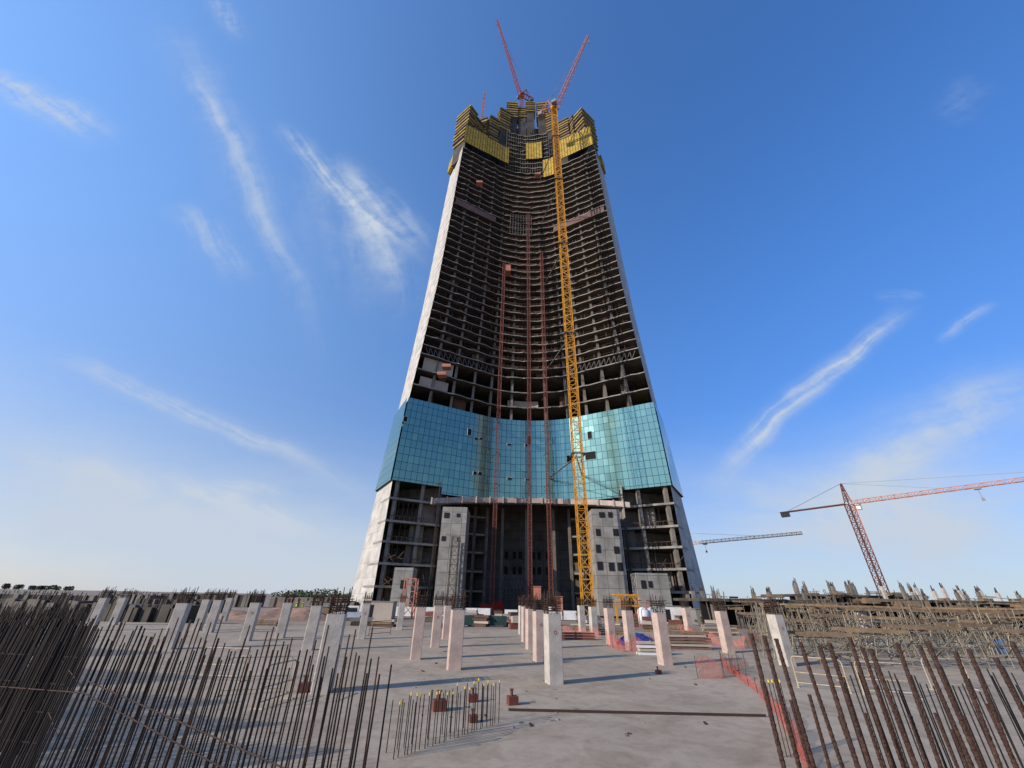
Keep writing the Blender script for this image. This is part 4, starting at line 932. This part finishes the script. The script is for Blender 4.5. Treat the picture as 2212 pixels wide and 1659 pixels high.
streaks = [((-60, 140), (265, 310), 28, .15, .95, 1, .1), ((590, 255), (940, 590), 22, -.15, .8, 1.5, .1), ((720, 330), (940, 560), 26, .1, .65, 1.5, .1), ((740, 380), (890, 720), 30, .2, .45, 1.5, .1), ((680, 330), (880, 740), 90, 0, .30, 1.5, .15), ((370, 430), (540, 620), 30, .1, .55, 1, .1), ((380, 120), (710, 830), 24, .7, .5, 2, .15), ((330, 20), (640, 760), 60, .5, .25, 2, .2), ((80, 750), (850, 1085), 20, .5, .75, 2, .2), ((360, 1010), (710, 1160), 24, -.2, .8, 1.5, .15), ((470, 1025), (670, 1075), 11, -.4, .6, 1, .1), ((1500, 1080), (2000, 645), 21, .9, 1.05, 1.5, .2), ((2020, 745), (2170, 648), 13, .2, .5, 1, .1), ((1890, 650), (2020, 630), 9, .2, .35, 1, .1), ((1740, 1080), (2300, 800), 70, .2, .7, 1.5, .3), ((-80, 1060), (860, 1230), 100, 0, .75, 1.5, .4), ((-60, 960), (500, 1120), 45, .3, .35, 1.5, .2), ((1460, 1120), (2320, 1090), 110, 0, .6, 1.5, .4), ((460, -20), (520, 100), 20, 0, .45, 1, .1), ((2030, 270), (2130, 160), 36, 0, .14, 1, .1)]
tot = None
for i, (pa, pb, wd, cv, op, fa, lo) in enumerate(streaks):
    a = uw(*pa); b = uw(*pb); d = b-a; L = d.length; n = Vector((-d.y, d.x))/L
    mid = ((pa[0]+pb[0])/2, (pa[1]+pb[1])/2); pd = Vector((pb[0]-pa[0], pb[1]-pa[1])).normalized(); e = uw(mid[0]-pd.y*wd, mid[1]+pd.x*wd)-uw(*mid); W = abs(e.dot(n))
    ru = mth('SUBTRACT', u2, a.x); rv = mth('SUBTRACT', v2, a.y)
    t = mth('ADD', mth('MULTIPLY', ru, d.x/L/L), mth('MULTIPLY', rv, d.y/L/L))
    s = mth('ADD', mth('MULTIPLY', ru, n.x/W), mth('MULTIPLY', rv, n.y/W))
    if cv: s = mth('SUBTRACT', s, mth('MULTIPLY', mth('MULTIPLY', t, mth('SUBTRACT', 1, t)), 4*cv*1.6))
    mt = mth('MULTIPLY', mrange(t, -.02, .35), mrange(t, 1.02, .6)); md = mth('EXPONENT', mth('MULTIPLY', mth('MULTIPLY', s, s), -1.0))
    f = nz(comb(mth('MULTIPLY', t, fa), mth('MULTIPLY_ADD', s, .9, mth('MULTIPLY', t, 1.5)), i*7.3), 1.4, 4, .6); f = mrange(mth('MULTIPLY_ADD', rag, .45, mth('MULTIPLY', f, .55)), .36, .64, lo, 1)
    k = mth('MULTIPLY', mth('MULTIPLY', mt, md), mth('MULTIPLY', f, op)); tot = k if tot is None else mth('ADD', tot, k)
haze = mth('MULTIPLY', mrange(sep.outputs[2], .40, .0), mrange(nz(comb(mth('MULTIPLY', u, .7), mth('MULTIPLY', v, 3.5), 5), 1.6, 5), .3, .75, .4, .95))
tot = mth('ADD', tot, haze, clamp=True)
def vmul(a, b):
    n = nt.nodes.new('ShaderNodeVectorMath'); n.operation = 'MULTIPLY'; nt.links.new(a, n.inputs[0]); nt.links.new(b, n.inputs[1]); return n.outputs[0]
def cmix(f, a, b):
    n = nt.nodes.new('ShaderNodeMix'); n.data_type = 'RGBA'; nt.links.new(f, n.inputs['Factor']); n.inputs['A'].default_value = (*a, 1); n.inputs['B'].default_value = (*b, 1); return n.outputs['Result']
tint = cmix(mrange(sep.outputs[2], .0, .8), (.85, 1.0, 1.40), (1.25, 2.0, 2.85))
tint2 = cmix(mrange(sep.outputs[0], -.75, .6), (1.6, 1.25, 1.05), (.72, .82, .90))
col = vmul(vmul(sky.outputs[0], tint), tint2)
mx = nt.nodes.new('ShaderNodeMix'); mx.data_type = 'RGBA'; nt.links.new(tot, mx.inputs['Factor']); nt.links.new(col, mx.inputs['A']); mx.inputs['B'].default_value = (5.6, 6.4, 7.5, 1)
nt.links.new(mx.outputs['Result'], bg.inputs['Color'])
sc = bpy.context.scene; sc.view_settings.view_transform = 'Standard'; sc.view_settings.look = 'None'; sc.view_settings.exposure = 0
for o in bpy.data.objects:
    if '_w' in o: del o['_w']
